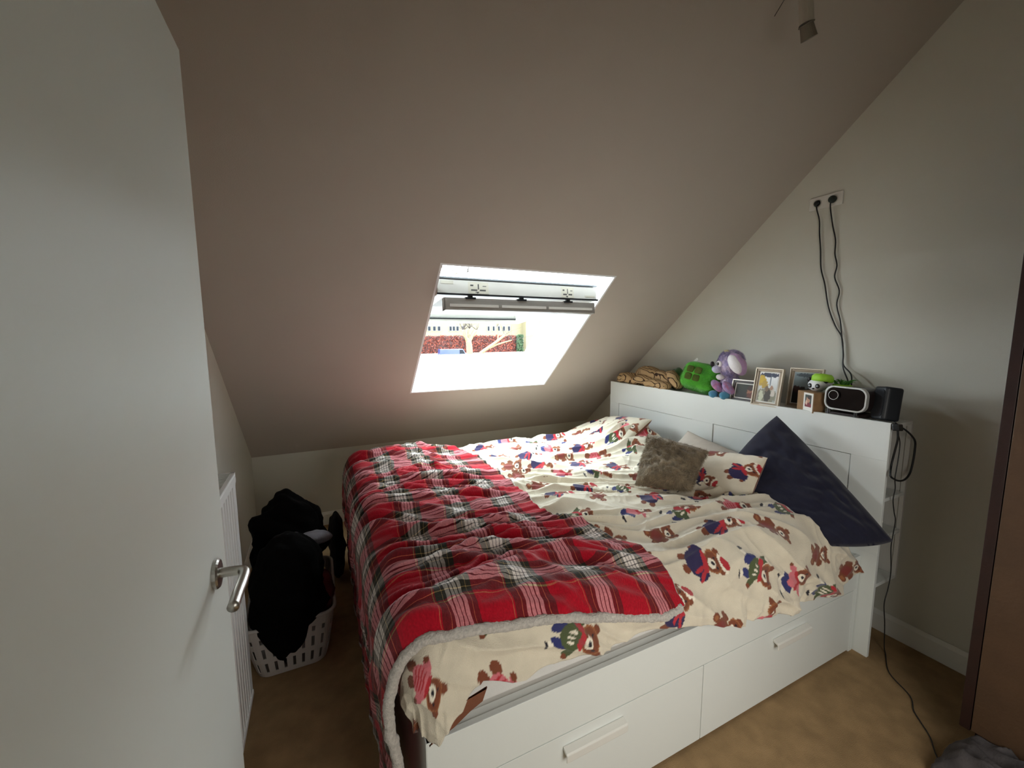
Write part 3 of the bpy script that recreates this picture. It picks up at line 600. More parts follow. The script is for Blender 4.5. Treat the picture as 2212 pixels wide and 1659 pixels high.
# pastel long-eared plush sitting
kp = thing('plush_animal', (.06, .85, ZT), 'pastel purple plush animal with big white-lined ears, sitting', 'plush toy')
M_lil = mat('lilac_plush', '9489b4', .98, .22, 60., .8, 160., sheen=.4, col2='b9a9c0', c2scale=30.); M_pk = mat('pink_plush', 'b8789c', .98, .18, 50., .8, 160., sheen=.4, col2='a58bb8', c2scale=30.)
M_bl = mat('blue_plush', '4c8fb0', .98, .12, 24., .8, 160., sheen=.4); M_wp = mat('white_plush', 'e8e4e6', .98, .05, 24., .8, 160., sheen=.3)
kb = obj('body', lump(ball((.075, .830, ZT+.085), (.05, .058, .085), 26, 18), .01, 20, 3), M_lil, kp, smooth=True)
hd = lump(ball((.062, .820, ZT+.218), (.066, .078, .082), 30, 22), .006, 18, 5); ho = obj('head', hd, M_lil, kp, smooth=True)
obj('fur', fur((hd[0], hd[1]), 11000, .012, .0014, layk=.3, seed=12), M_lil, kp, kind='stuff')
bdv = lump(ball((.075, .830, ZT+.085), (.05, .058, .085), 26, 18), .01, 20, 3); obj('fur', fur(bdv, 5000, .010, .0014, layk=.4, seed=13), M_lil, kp, kind='stuff')
Re = RM((math.radians(-30), 'X'), (math.radians(18), 'Z'))
e_ = obj('ear', tf(lump(ball((0, 0, 0), (.026, .044, .072), 24, 16), .006, 22, 3), Re, (.030, .752, ZT+.222)), mat('pale_lilac_ear', 'b08fb4', .98, .2, 20., .8, 160., sheen=.4), kp, smooth=True)
obj('ear_lining', tf(ball((-.016, .010, .004), (.018, .033, .062), 22, 14), Re, (.030, .752, ZT+.222)), M_wp, e_, smooth=True, label='white fluffy ear lining')
obj('ear', tf(ball((0, 0, 0), (.022, .036, .060), 24, 16), RM((math.radians(38), 'X')), (.085, .885, ZT+.235)), M_lil, kp, smooth=True)
obj('muzzle', ball((.000, .868, ZT+.185), (.026, .030, .026), 18, 12), mat('pale_lilac_plush', 'b9b6cf', .98, .1, 24., .6, 160., sheen=.3), kp, smooth=True)
obj('nose', ball((-.018, .888, ZT+.215), (.013, .012, .017), 16, 10), mat('black_plush_nose', '1a1617', .6, .1), kp, smooth=True)
ey = obj('eye', ball((-.003, .852, ZT+.218), (.008, .019, .020), 18, 12), M_wp, kp, smooth=True)
obj('pupil', ball((-.0095, .855, ZT+.218), (.005, .009, .010), 16, 10), M_blackg, ey, smooth=True)
obj('chest_tuft', lump(ball((.03, .862, ZT+.135), (.024, .026, .02), 18, 12), .008, 30, 6), M_wp, kp, smooth=True)
obj('crown_tuft', lump(ball((.052, .84, ZT+.288), (.018, .022, .014), 18, 12), .01, 34, 7), mat('cream_plush', 'd6cf9a', .98, .1, 24.), kp, smooth=True)
for yy_, zz in ((.878, .075), (.800, .07)):
    obj('arm', lump(ball((.028, yy_, ZT+zz), (.028, .024, .05), 18, 14, RM((math.radians(-35), 'X'), (math.radians(-25), 'Y'))), .006, 24, 8), M_pk, kp, smooth=True)
for yy_ in (.893, .815): obj('foot', lump(ball((.012, yy_, ZT+.024), (.034, .027, .024), 18, 14), .005, 24, 9), M_bl, kp, smooth=True)

# photo frames
def painted(w, h, nx, ny, items, base, grad=None):
    X, Y = np.meshgrid(np.linspace(-w/2, w/2, nx), np.linspace(0, h, ny), indexing='ij'); a, b = X.ravel()/w+.5, Y.ravel()/h
    col = np.tile(lin(base), (a.size, 1)).astype(float)
    if grad: col = col*(1-b[:, None])+np.array(lin(grad))*b[:, None]
    for cx, cy, rx_, ry_, c in items:
        m = ((a-cx)/rx_)**2+((b-cy)/ry_)**2 < 1+.6*pn(a*9, b*9, 3); col[m] = lin(c)
    return X.ravel(), Y.ravel(), gridf(nx, ny), col
def photo_frame(label, c, yaw, tilt, w, h, bw, fm, fm2, mat_w, items, base, grad=None, stand=True):
    """stands at c=(x,y,z bottom centre); faces -X before yaw; local a = along -Y (right in view), b = up"""
    t = thing('framed_photo', c, label, 'photo frame')
    R = RM((-tilt, 'Y'), (yaw, 'Z')) if False else RM((tilt, 'Y'), (yaw, 'Z'))
    def L(vf): v, f = vf; v = np.asarray(v, float); return (np.stack([v[:, 2], -v[:, 0], v[:, 1]], 1)@R.T+np.array(c), f)   # (a, b, depth)
    def bars(w, h, b0, b1, d0, d1):
        return join(box(-w/2+b0, w/2-b0, b0, b1, d0, d1), box(-w/2+b0, w/2-b0, h-b1, h-b0, d0, d1), box(-w/2+b0, -w/2+b1, b1, h-b1, d0, d1), box(w/2-b1, w/2-b0, b1, h-b1, d0, d1))
    obj('outer_moulding', L(bars(w, h, 0, bw*.35, -.004, .014)), fm, t, bevel=.001)
    obj('inner_moulding', L(bars(w, h, bw*.35, bw, .0, .012)), fm2, t, bevel=.0015)
    obj('mount', L(box(-w/2+bw, w/2-bw, bw, h-bw, .006, .008)), mat('mount_card', 'e9e7e0', .7, .02), t)
    pw_, ph = w-2*bw-2*mat_w, h-2*bw-2*mat_w
    X, Y, f, col = painted(pw_, ph, 36, 44, items, base, grad)
    obj('photograph', L((np.stack([X, Y+bw+mat_w, np.full(X.size, .0052)], 1), f)), M_print, t, cols=col)
    obj('backing', L(box(-w/2+.003, w/2-.003, .003, h-.003, .012, .016)), mat('backing_board', '3a3028', .8, .05), t)
    if stand: obj('easel_leg', L((np.array([(-.02, h*.75, .016), (.02, h*.75, .016), (.03, .0, .016+h*.34), (-.03, 0., .016+h*.34), (-.02, h*.75, .019), (.02, h*.75, .019), (.03, .0, .019+h*.34), (-.03, 0., .019+h*.34)]), [(0, 1, 2, 3), (4, 7, 6, 5), (0, 4, 5, 1), (1, 5, 6, 2), (2, 6, 7, 3), (3, 7, 4, 0)])), mat('backing_board', '3a3028'), t)
    return t
M_sil = mat('champagne_moulding', 'c7bba8', .35, .06, 40., metal=.45); M_sil2 = mat('taupe_moulding', '93836f', .4, .08, 40., metal=.3)
M_dkw = mat('dark_brown_moulding', '2f211c', .35, .1, 30.); M_sle = mat('silver_edge', 'd2cdc4', .3, .03, metal=.5)
photo_frame('dark brown landscape photo frame with a dim portrait photo', (.025, .700, ZT), math.radians(2), math.radians(11), .175, .132, .020, M_sle, M_dkw, .006,
            [(.72, .45, .16, .26, 'a06a52'), (.72, .75, .17, .18, '3a241c'), (.85, .2, .25, .25, '6b3a30')], '1d1a16', '2c2f22')
photo_frame('silver portrait photo frame with a bright outdoor photo, standing at the shelf edge', (-.0, .560, ZT), math.radians(3), math.radians(10), .150, .212, .019, M_sil, M_sil2, .007,
            [(.5, .93, .6, .08, '3c4256'), (.15, .72, .22, .2, 'c9a93c'), (.3, .58, .2, .14, 'b79a48'), (.62, .75, .03, .22, '6d7884'), (.5, .2, .6, .26, '8c8a78'), (.55, .22, .18, .26, '4a4640'), (.72, .48, .09, .09, 'a88672'), (.48, .45, .1, .1, '7a6654'), (.2, .16, .13, .2, 'c9ccb4'), (.82, .3, .1, .14, 'cfc8bd')], 'aab0a8', 'f2f4f6')
photo_frame('silver portrait photo frame behind the small wooden photo block', (.115, .430, ZT), math.radians(2), math.radians(8), .165, .215, .019, M_sil, M_sil2, .005,
            [(.5, .92, .42, .06, '5d6870'), (.5, .2, .7, .32, '262422'), (.15, .45, .16, .12, '3a2524'), (.7, .4, .3, .12, '2c2f26')], '6d7d84', '9fb2b8')
# wooden photo block with a small instant photo
pbk = thing('photo_block', (.04, .345, ZT), 'small brown wooden block holding an instant photo, beside the projector', 'photo block')
a0 = math.radians(-27); Rb = RM((a0, 'Z'))
M_wb = mat('raw_brown_wood', '8d6d4a', .7, .16, 26., .3, 120.)
bb = box(0, .060, -.122, .0, 0, .104)
bo = (.052, .418, ZT)
obj('block', tf(bb, Rb, bo), M_wb, pbk, bevel=.003)
obj('photo_border', tf(box(-.002, 0, -.119, -.052, .005, .099), Rb, bo), mat('mount_card', 'e9e7e0'), pbk)
X, Y, f, col = painted(.046, .062, 22, 28, [(.55, .55, .3, .28, 'b98a70'), (.5, .15, .6, .2, '7a2f3a'), (.35, .8, .3, .15, '3b2c28'), (.75, .35, .15, .2, 'd9b8a2')], '3f4a44')
obj('instant_photo', tf((np.stack([np.full(X.size, -.0025), -.0865-X*-1., Y+.028], 1), f), Rb, bo), M_print, pbk, cols=col)
# panda figure with lime cap
pd = thing('panda_figure', (.10, .335, ZT), 'small panda figure with a lime green cap behind the projector', 'figurine')
M_lime = mat('lime_green', '9bd23a', .6, .08, 20.)
obj('body', ball((.110, .352, ZT+.055), (.04, .045, .055), 20, 14), mat('panda_white', 'e6e8ea', .5, .02), pd, smooth=True)
ph_ = obj('head', ball((.10, .352, ZT+.134), (.036, .043, .034), 24, 18), mat('panda_white', 'e6e8ea'), pd, smooth=True)
for s in (-1, 1):
    obj('ear', ball((.10, .352+s*.036, ZT+.159), (.012, .014, .014), 14, 10), M_black, pd, smooth=True)
    obj('eye_patch', ball((.0665, .352+s*.018, ZT+.132), (.005, .011, .012), 14, 10), M_black, ph_, smooth=True)
    obj('eye', ball((.0625, .352+s*.018, ZT+.132), (.003, .005, .005), 10, 8), mat('pale_eye', 'aab4bc', .3, .02), ph_, smooth=True)
obj('nose', ball((.0645, .352, ZT+.118), (.004, .006, .004), 10, 8), M_black, ph_, smooth=True)
obj('cap', lathe([(.044, 0), (.047, .008), (.046, .026), (.036, .038), (.0, .042)], 24, (.112, .338, ZT+.152), RM((math.radians(10), 'Y'))), M_lime, pd, smooth=True)
# lime pot with spiky grass plant behind
gp = thing('grass_plant', (.165, .285, ZT), 'small green grass plant in a lime pot behind the panda figure', 'plant')
obj('pot', lathe([(.028, 0), (.038, .10), (.040, .14), (.034, .142)], 22, (.165, .272, ZT)), M_lime, gp, smooth=True)
M_leaf = mat('grass_leaf', '3f7a2a', .7, .25, 30.)
for k in range(34):
    a = random.random()*2*PI; L_ = random.uniform(.03, .075); b0 = np.array([.165, .272, ZT+.138])+np.array([math.cos(a), math.sin(a), 0])*random.uniform(0, .025); tip = b0+np.array([math.cos(a)*L_*.45*.3, math.sin(a)*L_*.8, L_*.42])
    if tip[0] > XR-.01: tip[0] = XR-.01
    obj('leaf', tube(smoothpath([b0, (b0+tip)/2+(0, 0, .012), tip], 3), [.0022, .003, .0028, .0022, .0015, .001, .0006][:7], 4), M_leaf, gp)
tf_leaf = [tube([(.13, .37+.012*i, ZT+.14), (.128, .372+.012*i, ZT+.178+.006*(i % 2))], [.007, .003], 6) for i in range(3)]
obj('leaf_tuft', join(*tf_leaf), M_leaf, gp)
# projector
pj = thing('projector', (.06, .19, ZT), 'black mini projector with silver-rimmed front, on the headboard top', 'projector')
pc = np.array([.004, .180, ZT+.092]); Rp = RM((math.radians(3), 'Y'), (math.radians(-6), 'Z'), (math.radians(0), 'X'))
def pjx(poly, d0, d1, **k): v, f = prism([(p, q) for p, q in poly], 'x', d0, d1); return tf((v, f), Rp, pc)
obj('housing', pjx(rrect(.172, .108, .034), .012, .155), mat('dark_brown_plastic', '231c1c', .4, .05), pj, bevel=.012, seg=3, smooth=False)
def ring(wo, ho, ro, wi, hi, ri, d0, d1):
    A, B = rrect(wo, ho, ro), rrect(wi, hi, ri); n = len(A); V = [(d, p, q) for d, S in ((d0, A), (d0, B), (d1, A), (d1, B)) for p, q in S]
    F = []
    for i in range(n):
        j = (i+1) % n; F += [(i, j, n+j, n+i), (2*n+i, 3*n+i, 3*n+j, 2*n+j), (i, 2*n+i, 2*n+j, j), (n+i, n+j, 3*n+j, 3*n+i)]
    return tf((np.array(V, float), F), Rp, pc)
obj('front_rim', ring(.178, .114, .037, .166, .100, .032, -.004, .016), mat('satin_silver_rim', 'b9bab6', .35, .03, metal=.3), pj, label='pale silver rim')
obj('front_glass', pjx(rrect(.168, .102, .033), 0.002, .012), M_blackg, pj)
ln = obj('lens', tf(lathe([(.026, 0), (.026, .006), (.021, .006), (.019, .001), (.0, .001)], 28), RM((-PI/2, 'Y')), (0, 0, 0)), M_blackg, pj, smooth=False)
v_ = np.array([v.co[:] for v in ln.data.vertices])+wloc(pj); v_ = v_@Rp.T+pc+Rp@np.array([.001, .050, .012]); [setattr(ln.data.vertices[i], 'co', tuple(v_[i]-wloc(pj))) for i in range(len(v_))]
obj('lens_ring', tf(lathe([(.0225, 0), (.0225, .0068), (.0205, .0068), (.0205, .0)], 28), Rp@RM((-PI/2, 'Y')), pc+Rp@np.array([.001, .050, .012])), M_steel, ln, label='bright lens ring')
for y in (.25, .14): obj('foot', tf(lathe([(.008, 0), (.008, .045)], 12), None, (.02, y, ZT)), M_black, pj)
obj('base_stand', box(.015, .14, .125, .265, ZT, ZT+.022), mat('dark_red_base', '1d0c0d', .5, .1), pj, bevel=.006)
# black speaker
sp_ = thing('speaker', (.075, .04, ZT), 'black rounded upright speaker at the near corner of the headboard', 'speaker')
Rs = RM((math.radians(-6), 'X'), (math.radians(8), 'Y'), (math.radians(-33), 'Z'))
v, f = prism(rrect(.078, .078, .018), 'z', 0, .150); v = v@Rs.T+np.array([.062, .050, ZT]); v[:, 2] += ZT-v[:, 2].min()
obj('cabinet', (v, f), mat('charcoal_blue_plastic', '1a1e24', .5, .08), sp_, bevel=.010, seg=3)
v, f = prism(rrect(.060, .124, .014), 'x', -.0405, -.038); v[:, 2] += .075; v = v@Rs.T+np.array([.062, .050, ZT]); v[:, 2] += 0.008
obj('front_grille', (v, f), mat('grille_cloth', '20242b', .8, .2, 200., .6, 600.), sp_)
# adapter hanging at the corner
ad_ = thing('power_adapter', (.0, -.02, 1.10), 'small black power adapter hanging at the near headboard corner', 'adapter')
obj('body', tf(box(-.022, .022, -.012, .012, -.016, .014), RM((math.radians(-12), 'X'), (math.radians(8), 'Y')), (.012, -.018, 1.095)), M_black, ad_, bevel=.005, seg=3)
# ---- cables
def cable(name, P, r, label, m=M_cord): return tag(obj(name, tube(smoothpath(P, 6), r, 8), m, smooth=True), label, 'cable')
w1 = [(.262, .514, 2.200), (.262, .511, 2.17), (.268, .497, 2.11), (.270, .492, 2.04), (.270, .480, 1.95), (.270, .470, 1.85), (.268, .445, 1.766), (.270, .418, 1.64), (.270, .379, 1.541), (.268, .343, 1.479), (.268, .330, 1.394), (.262, .322, 1.322), (.235, .285, 1.263), (.19, .25, 1.225)]
w2 = [(.262, .440, 2.200), (.262, .446, 2.17), (.268, .432, 2.076), (.270, .412, 1.989), (.270, .409, 1.917), (.270, .395, 1.855), (.270, .401, 1.796), (.270, .374, 1.722), (.270, .380, 1.65), (.270, .357, 1.564), (.262, .340, 1.479), (.262, .326, 1.394), (.255, .318, 1.335), (.228, .268, 1.29), (.17, .235, 1.235)]
cable('power_cable', w1, .0034, 'black cable from the left socket down the right wall to the projector')
cable('power_cable', w2, .0034, 'black cable from the right socket down the right wall to the projector')
for yy_, lab in ((.515, 'flat dark plug in the left half of the wall socket'), (.440, 'round dark green plug in the right half of the wall socket')):
    p_ = obj('plug', tf(lathe([(.019 if yy_ < .5 else .012, 0), (.018 if yy_ < .5 else .011, .012), (.008, .016)], 18), RM((-PI/2, 'Y')), (XR-.009, yy_, 2.202)), mat('plug_green', '1d2a26', .5, .05) if yy_ < .5 else M_cord)
    tag(p_, lab, 'plug')
loop = [(-.005, -.012, 1.118), (.019, -.02, 1.101), (.07, -.025, 1.077), (.125, -.025, 1.049), (.168, -.025, 1.016), (.175, -.025, .978), (.170, -.025, .92), (.152, -.025, .870), (.12, -.022, .846), (.075, -.02, .846), (.029, -.02, .861), (-.01, -.02, .884), (.03, -.004, .92), (.028, -.012, .99), (.020, -.02, 1.045), (.005, -.02, 1.10)]
cable('power_cable', loop, .0040, 'thick black cable looped beside the open headboard shelves')
thin = [(.03, -.012, 1.085), (.045, -.012, 1.055), (.065, -.012, 1.017), (.061, -.014, .962), (.048, -.016, .897), (.044, -.016, .859), (.056, -.016, .811), (.048, -.016, .762), (.070, -.016, .700), (.079, -.02, .66), (.071, -.02, .586), (.066, -.02, .533), (.090, -.02, .412), (.080, -.02, .33), (.06, -.02, .264), (.085, -.02, .16), (.10, -.02, .07), (.11, -.02, .02), (.10, -.03, .004), (-.018, -.091, .004), (-.088, -.187, .004), (-.16, -.225, .004), (-.2, -.26, .004), (-.25, -.305, .004), (-.333, -.357, .004), (-.36, -.43, .004), (-.40, -.55, .004)]
cable('thin_cable', thin, .0021, 'thin black cable hanging down and trailing over the beige carpet')
# things in the shelves
tb = obj('tissue', lump(ball((.06, .06, .785), (.028, .035, .018), 18, 12), .022, 40, 3), mat('white_paper', 'd9d7d2', .8, .03)); tag(tb, 'crumpled white tissue on the upper open shelf', 'tissue')
tag(obj('bottle', lathe([(.016, 0), (.017, .06), (.015, .068), (.008, .075), (.008, .09), (.0095, .09), (.0095, .105), (.0, .105)], 18, (.045, .12, .766)), mat('dark_olive_glass', '23241a', .3, .05), smooth=False), 'small dark bottle on the upper open shelf', 'bottle')

# ================================================================== LAUNDRY
bk = thing('laundry_basket', (-2.41, 1.26, 0), 'pale plastic laundry basket full of dark clothes in the far left corner', 'basket')
def basket():
    w0, l0, w1_, l1 = .28, .42, .37, .52
    cx, cy = -2.405, 1.29; outl = lambda w, l: rrect(w, l, .055, 8)
    NR = 11; O = []
    for k in range(NR):
        t = k/(NR-1); O.append((rrect(w0+(w1_-w0)*t**.8, l0+(l1-l0)*t**.8, .055, 8), .004+.262*t))
    n = len(O[0][0]); V = []; 
    # resample outline evenly so that slots are even
    def res(P, m=120):
        P = np.array(P+[P[0]]); d = np.r_[0, np.cumsum(np.linalg.norm(np.diff(P, axis=0), axis=1))]; s = np.linspace(0, d[-1], m, endpoint=False); return np.stack([np.interp(s, d, P[:, 0]), np.interp(s, d, P[:, 1])], 1)
    m = 120
    for P, z in O:
        Q = res(P, m)
        for i, (a, b) in enumerate(Q):
            dip = -.055*math.exp(-((abs(b)-(.0))/.12)**2)*(z/.266)**2 if abs(a) > .1 else 0
            V.append((cx+a, cy+b, z+dip))
    F = []
    for k in range(NR-1):
        for i in range(m):
            if k in (1, 2, 4, 5, 7) and i % 3 == 1: continue
            F.append((k*m+i, k*m+(i+1) % m, (k+1)*m+(i+1) % m, (k+1)*m+i))
    F.append(tuple(range(m))[::-1]); return np.array(V), F, m, NR
V, F, m_, NR = basket()
bo_ = obj('body', (V, F), M_basket, bk); s_ = bo_.modifiers.new('t', 'SOLIDIFY'); s_.thickness = .004
rimp = V[(NR-1)*m_:]; obj('rim', tube(np.vstack([rimp, rimp[:1]]), .008, 8, cap=False), M_basket, bk, smooth=True)
def cloth_lump(name, c, r, label, m=M_darkcloth, amp=.05, s=9, seed=0, cat='clothes', p=1.):
    v, f = ball(c, r, 60, 40, None, p); v0 = v.copy(); v, f = lump((v, f), amp, s, seed); v, f = lump((v, f), amp*.4, s*2.6, seed+3); v[:, 2] = np.maximum(v[:, 2], .012)
    return tag(obj(name, (v, f), m, smooth=True), label, cat)
cloth_lump('clothes_heap', (-2.415, 1.50, .44), (.175, .16, .225), 'black clothes heap at the back, topmost above the laundry basket', seed=2)
g_ = cloth_lump('garment', (-2.405, 1.115, .335), (.150, .135, .275), 'large black garment spilling over the front of the laundry basket', seed=5, amp=.035, p=.8)
for v__ in g_.data.vertices:
    w_ = v__.co.z+g_.location.z; k_ = min(1, .30+.70*max(0, w_-.03)/.26); x_ = v__.co.x+g_.location.x; v__.co.x = (-2.455+(x_+2.455)*k_)-g_.location.x
    y_ = v__.co.y+g_.location.y
    if w_ < .26: v__.co.y = max(y_, .985)-g_.location.y
cloth_lump('garment', (-2.35, 1.29, .505), (.135, .055, .040), 'pale grey garment squeezed between the two black heaps', mat('grey_lilac_cloth', '77737a', .9, .2, 10., .4, 150.), .03, 14, 7)
cloth_lump('garment', (-2.265, 1.17, .28), (.045, .09, .10), 'dark red garment at the right of the laundry basket', mat('dark_red_cloth', '5a1218', .9, .2, 10.), .02, 16, 8)
cloth_lump('garment', (-2.185, 1.80, .20), (.045, .15, .21), 'dark clothes stuffed between the basket and the far end of the bed', mat('dark_navy_cloth', '12141c', .9, .2, 10.), .03, 9, 9)

# ================================================================== WARDROBE (right edge of view) and grey fabric
wx, wy = -.25, -.37
wd_ = thing('wardrobe', (0, -.8, .10), 'brown wooden wardrobe with dark reddish edge at the right', 'wardrobe')
M_tan = mat('tan_wood_panel', '4b3522', .6, .12, 9., .25, 90.); M_mah = mat('dark_red_brown_wood', '240d08', .5, .2, 14., .15, 80.)
obj('carcass', join(box(wx+.02, XR-.02, wy-.02, wy, .12, 2.3), box(wx+.02, XR-.02, YB+.04, YB+.06, .12, 2.3), box(XR-.03, XR-.02, YB+.06, wy-.02, .12, 2.3), box(wx+.02, XR-.02, YB+.04, wy, 2.28, 2.3), box(wx+.02, XR-.02, YB+.04, wy, .12, .14), box(wx+.04, XR-.05, YB+.06, wy-.03, .0, .12)), M_mah, wd_)
obj('stile', box(wx, wx+.02, wy-.026, wy, .12, 2.3), M_mah, wd_, bevel=.001, label='dark reddish brown edge')
obj('door', box(wx-.001, wx+.02, -.88, wy-.0285, .125, 2.29), M_tan, wd_, bevel=.002)
obj('door', box(wx-.001, wx+.02, YB+.06, -.885, .125, 2.29), M_tan, wd_, bevel=.002)
def gfab():
    n = 70; X, Y = np.meshgrid(np.linspace(-.46, -.255, n), np.linspace(-.36, -1.0, n), indexing='ij')
    a = (X+.46)/.205; b = (-.36-Y)/.64; Z = .135*np.clip(a*2.2, 0, 1)**.6*np.clip(b*5+.02, 0, 1)**.5*(1+.35*pn(X*14, Y*9, 3))+.02*ridge(pn(X*24, Y*12, 4))*np.clip(a*4, 0, 1); Z = np.maximum(Z, .004)
    top = np.stack([X, Y, Z], -1).reshape(-1, 3); bot = top.copy(); bot[:, 2] = .001; f = gridf(n, n)
    rim = [i for i in range(n)]+[i*n+n-1 for i in range(1, n)]+[(n-1)*n+i for i in range(n-2, -1, -1)]+[i*n for i in range(n-2, 0, -1)]
    rq = np.array([(rim[k], rim[(k+1) % len(rim)], rim[(k+1) % len(rim)]+n*n, rim[k]+n*n) for k in range(len(rim))])
    return np.vstack([top, bot]), np.vstack([f, f[:, ::-1]+n*n, rq])
tag(obj('cloth_pile', gfab(), mat('grey_mauve_cloth', '4a4648', .95, .3, 22., .5, 150.), smooth=True), 'crumpled grey fabric heap at the foot of the brown wardrobe', 'fabric')

# ================================================================== CEILING SPOTLIGHT (top edge of view)
lp = at(1742, 40, .10)
lm = thing('ceiling_spotlight', (lp[0], lp[1], ZC), 'ceiling spotlight with a glass cylinder shade at the top edge', 'lamp')
M_smk = mat('frosted_grey_glass', 'b5aea2', .35, .05, 20.); M_metal = mat('dull_metal', '8a8276', .4, .05, metal=.6)
top_, ring_, bot_ = at(1740, -18, .10), at(1742, 52, .10), at(1748, 84, .10)
def cyl_between(p, q, r0, r1, n=24):
    return tube([p, (p+q)/2, q], [r0, (r0+r1)/2, r1], n)
obj('shade', cyl_between(top_, ring_, .021, .023), M_smk, lm, smooth=False)
obj('shade_ring', cyl_between(ring_, ring_+(bot_-ring_)*.08, .0245, .0245), M_metal, lm)
obj('lamp_head', cyl_between(ring_+(bot_-ring_)*.08, bot_, .020, .025), M_metal, lm)
obj('stem', cyl_between(top_, np.array([top_[0], top_[1], ZC]), .006, .006, 10), M_metal, lm)
obj('ceiling_plate', box(top_[0]-.12, top_[0]+.12, top_[1]-.06, top_[1]+.02, ZC-.02, ZC), M_metal, lm, bevel=.004)
pa, pb_ = at(1700, -10, .10), at(1673, 35, .10)
obj('cord', tube([pb_, (pa+pb_)/2, pa, np.array([top_[0]-.05, top_[1], ZC-.02])], .0011, 6), M_cord, lm)

# ================================================================== OUTSIDE
GZ = -3.1
tag(obj('ground', box(-150, 220, 3.4, 260, GZ-.3, GZ), mat('grey_asphalt', '4c4b48', .9, .15, .6)), kind='structure')
tag(obj('house_wall_below', box(-4, 2.5, KY+.12, KY+.3, GZ, .3), mat('outer_brick', '8a5a48', .9, .2, 6.)), kind='structure')
YH = 84.
def P_(px, py, Y=YH): return at(px, py, Y)
bx0, bx1 = P_(860, 710)[0], P_(1132, 710)[0]
bzt = P_(1000, 640)[2]
M_fac = mat('pale_yellow_render', '5c563f', .9, .05, .4); M_win = mat('dark_window_glass', '14181c', .7, .1, spec=.1); M_wfr = mat('white_window_frame', '4e4e4c', .5, .02)
M_roof = mat('brown_roof_tiles', '3a2a26', .9, .15, 3.)
hb = thing('house', ((bx0+bx1)/2, YH+4, GZ), 'long pale yellow house across the street seen through the roof window', 'house')
obj('wall', box(bx0, bx1, YH, YH+9, GZ, bzt), M_fac, hb)
obj('roof', prism([(YH-.6, bzt), (YH+4.5, bzt+4), (YH+9.6, bzt)], 'x', bx0-.5, bx1+.5), M_roof, hb)
for cx, w in ((927, 8), (938, 8), (948, 8), (973, 7), (980, 7), (988, 7), (1000, 6), (1055, 6), (1066, 6), (1077, 6), (1088, 6), (1099, 6)):
    a, b = P_(cx-w/2, 704), P_(cx+w/2, 715.5)
    f_ = obj('window', box(a[0], b[0], YH-.12, YH+.02, b[2], a[2]), M_wfr, hb); obj('glass', box(a[0]+.12, b[0]-.12, YH-.16, YH-.1, b[2]+.12, a[2]-.12), M_win, f_)
hb2 = thing('house', (P_(1200, 700, 82)[0], 82, GZ), 'plain pale yellow house end further right beyond the tree', 'house')
a, b = P_(1136, 660, 82), P_(1215, 721, 82)
obj('wall', box(a[0], b[0]+12, 82, 89, GZ, bzt-1), M_fac, hb2)
obj('roof', prism([(81.6, bzt-1), (85.5, bzt+2), (89.4, bzt-1)], 'x', a[0]-.3, b[0]+12.5), M_roof, hb2)
obj('window', box(b[0]-6, b[0]-3, 81.88, 82.02, 3, 5), M_wfr, hb2)
# hedge: red-brown leaves, with a dark green end
def hedge(x0, x1, y, z0, z1, dp, m, label, seed, n):
    rs = np.random.RandomState(seed); h = thing('hedge', ((x0+x1)/2, y, z0), label, 'hedge')
    v, f = box(x0, x1, y, y+dp, z0, z1); obj('core', (v, f), m, h, bevel=.2)
    c = np.stack([rs.uniform(x0, x1, n), y-.02-rs.rand(n)*.22, rs.uniform(z0, z1+.15, n)], 1); s = rs.uniform(.08, .22, n)[:, None]
    d1 = rs.randn(n, 3); d1 /= np.linalg.norm(d1, axis=1)[:, None]; d2 = rs.randn(n, 3); d2 -= d1*(d1*d2).sum(1)[:, None]; d2 /= np.linalg.norm(d2, axis=1)[:, None]
    V = np.empty((n*4, 3)); V[0::4] = c-d1*s; V[1::4] = c-d2*s*.6; V[2::4] = c+d1*s; V[3::4] = c+d2*s*.6
    obj('leaves', (V, np.arange(n*4).reshape(n, 4)), mat(m.name+'_leaf', None if False else ('58200f' if 'red' in m.name else '22371c'), .8, .5, 1.2), h, kind='stuff'); return h
YG = 78.
a, b = P_(840, 726, YG), P_(1114, 757, YG)
hedge(a[0], b[0], YG, GZ, a[2]-.0, 1.5, mat('red_brown_hedge', '2a0f0a', .9, .4, 2.), 'long russet red hedge in front of the yellow house', 3, 5200)
a2, b2 = P_(1114, 724, YG-.5), P_(1130, 757, YG-.5)
hedge(a2[0]+.35, b2[0], YG-.5, GZ, a2[2], 1.6, mat('dark_green_hedge', '1a2816', .9, .4, 2.), 'dark green clipped hedge block at the right end of the russet hedge', 4, 900)
# pavement wall strip
a, b = P_(840, 757, 76), P_(1140, 763, 76)
tag(obj('garden_wall', join(box(a[0], b[0], 76, 76.4, GZ, P_(1000, 764, 76)[2]), box(a[0], b[0], 75.95, 76.45, P_(1000, 764, 76)[2], P_(1000, 762.5, 76)[2])), mat('pale_stone', '6a655c', .9, .1, 1.)), 'low pale garden wall along the street below the hedge', 'wall')
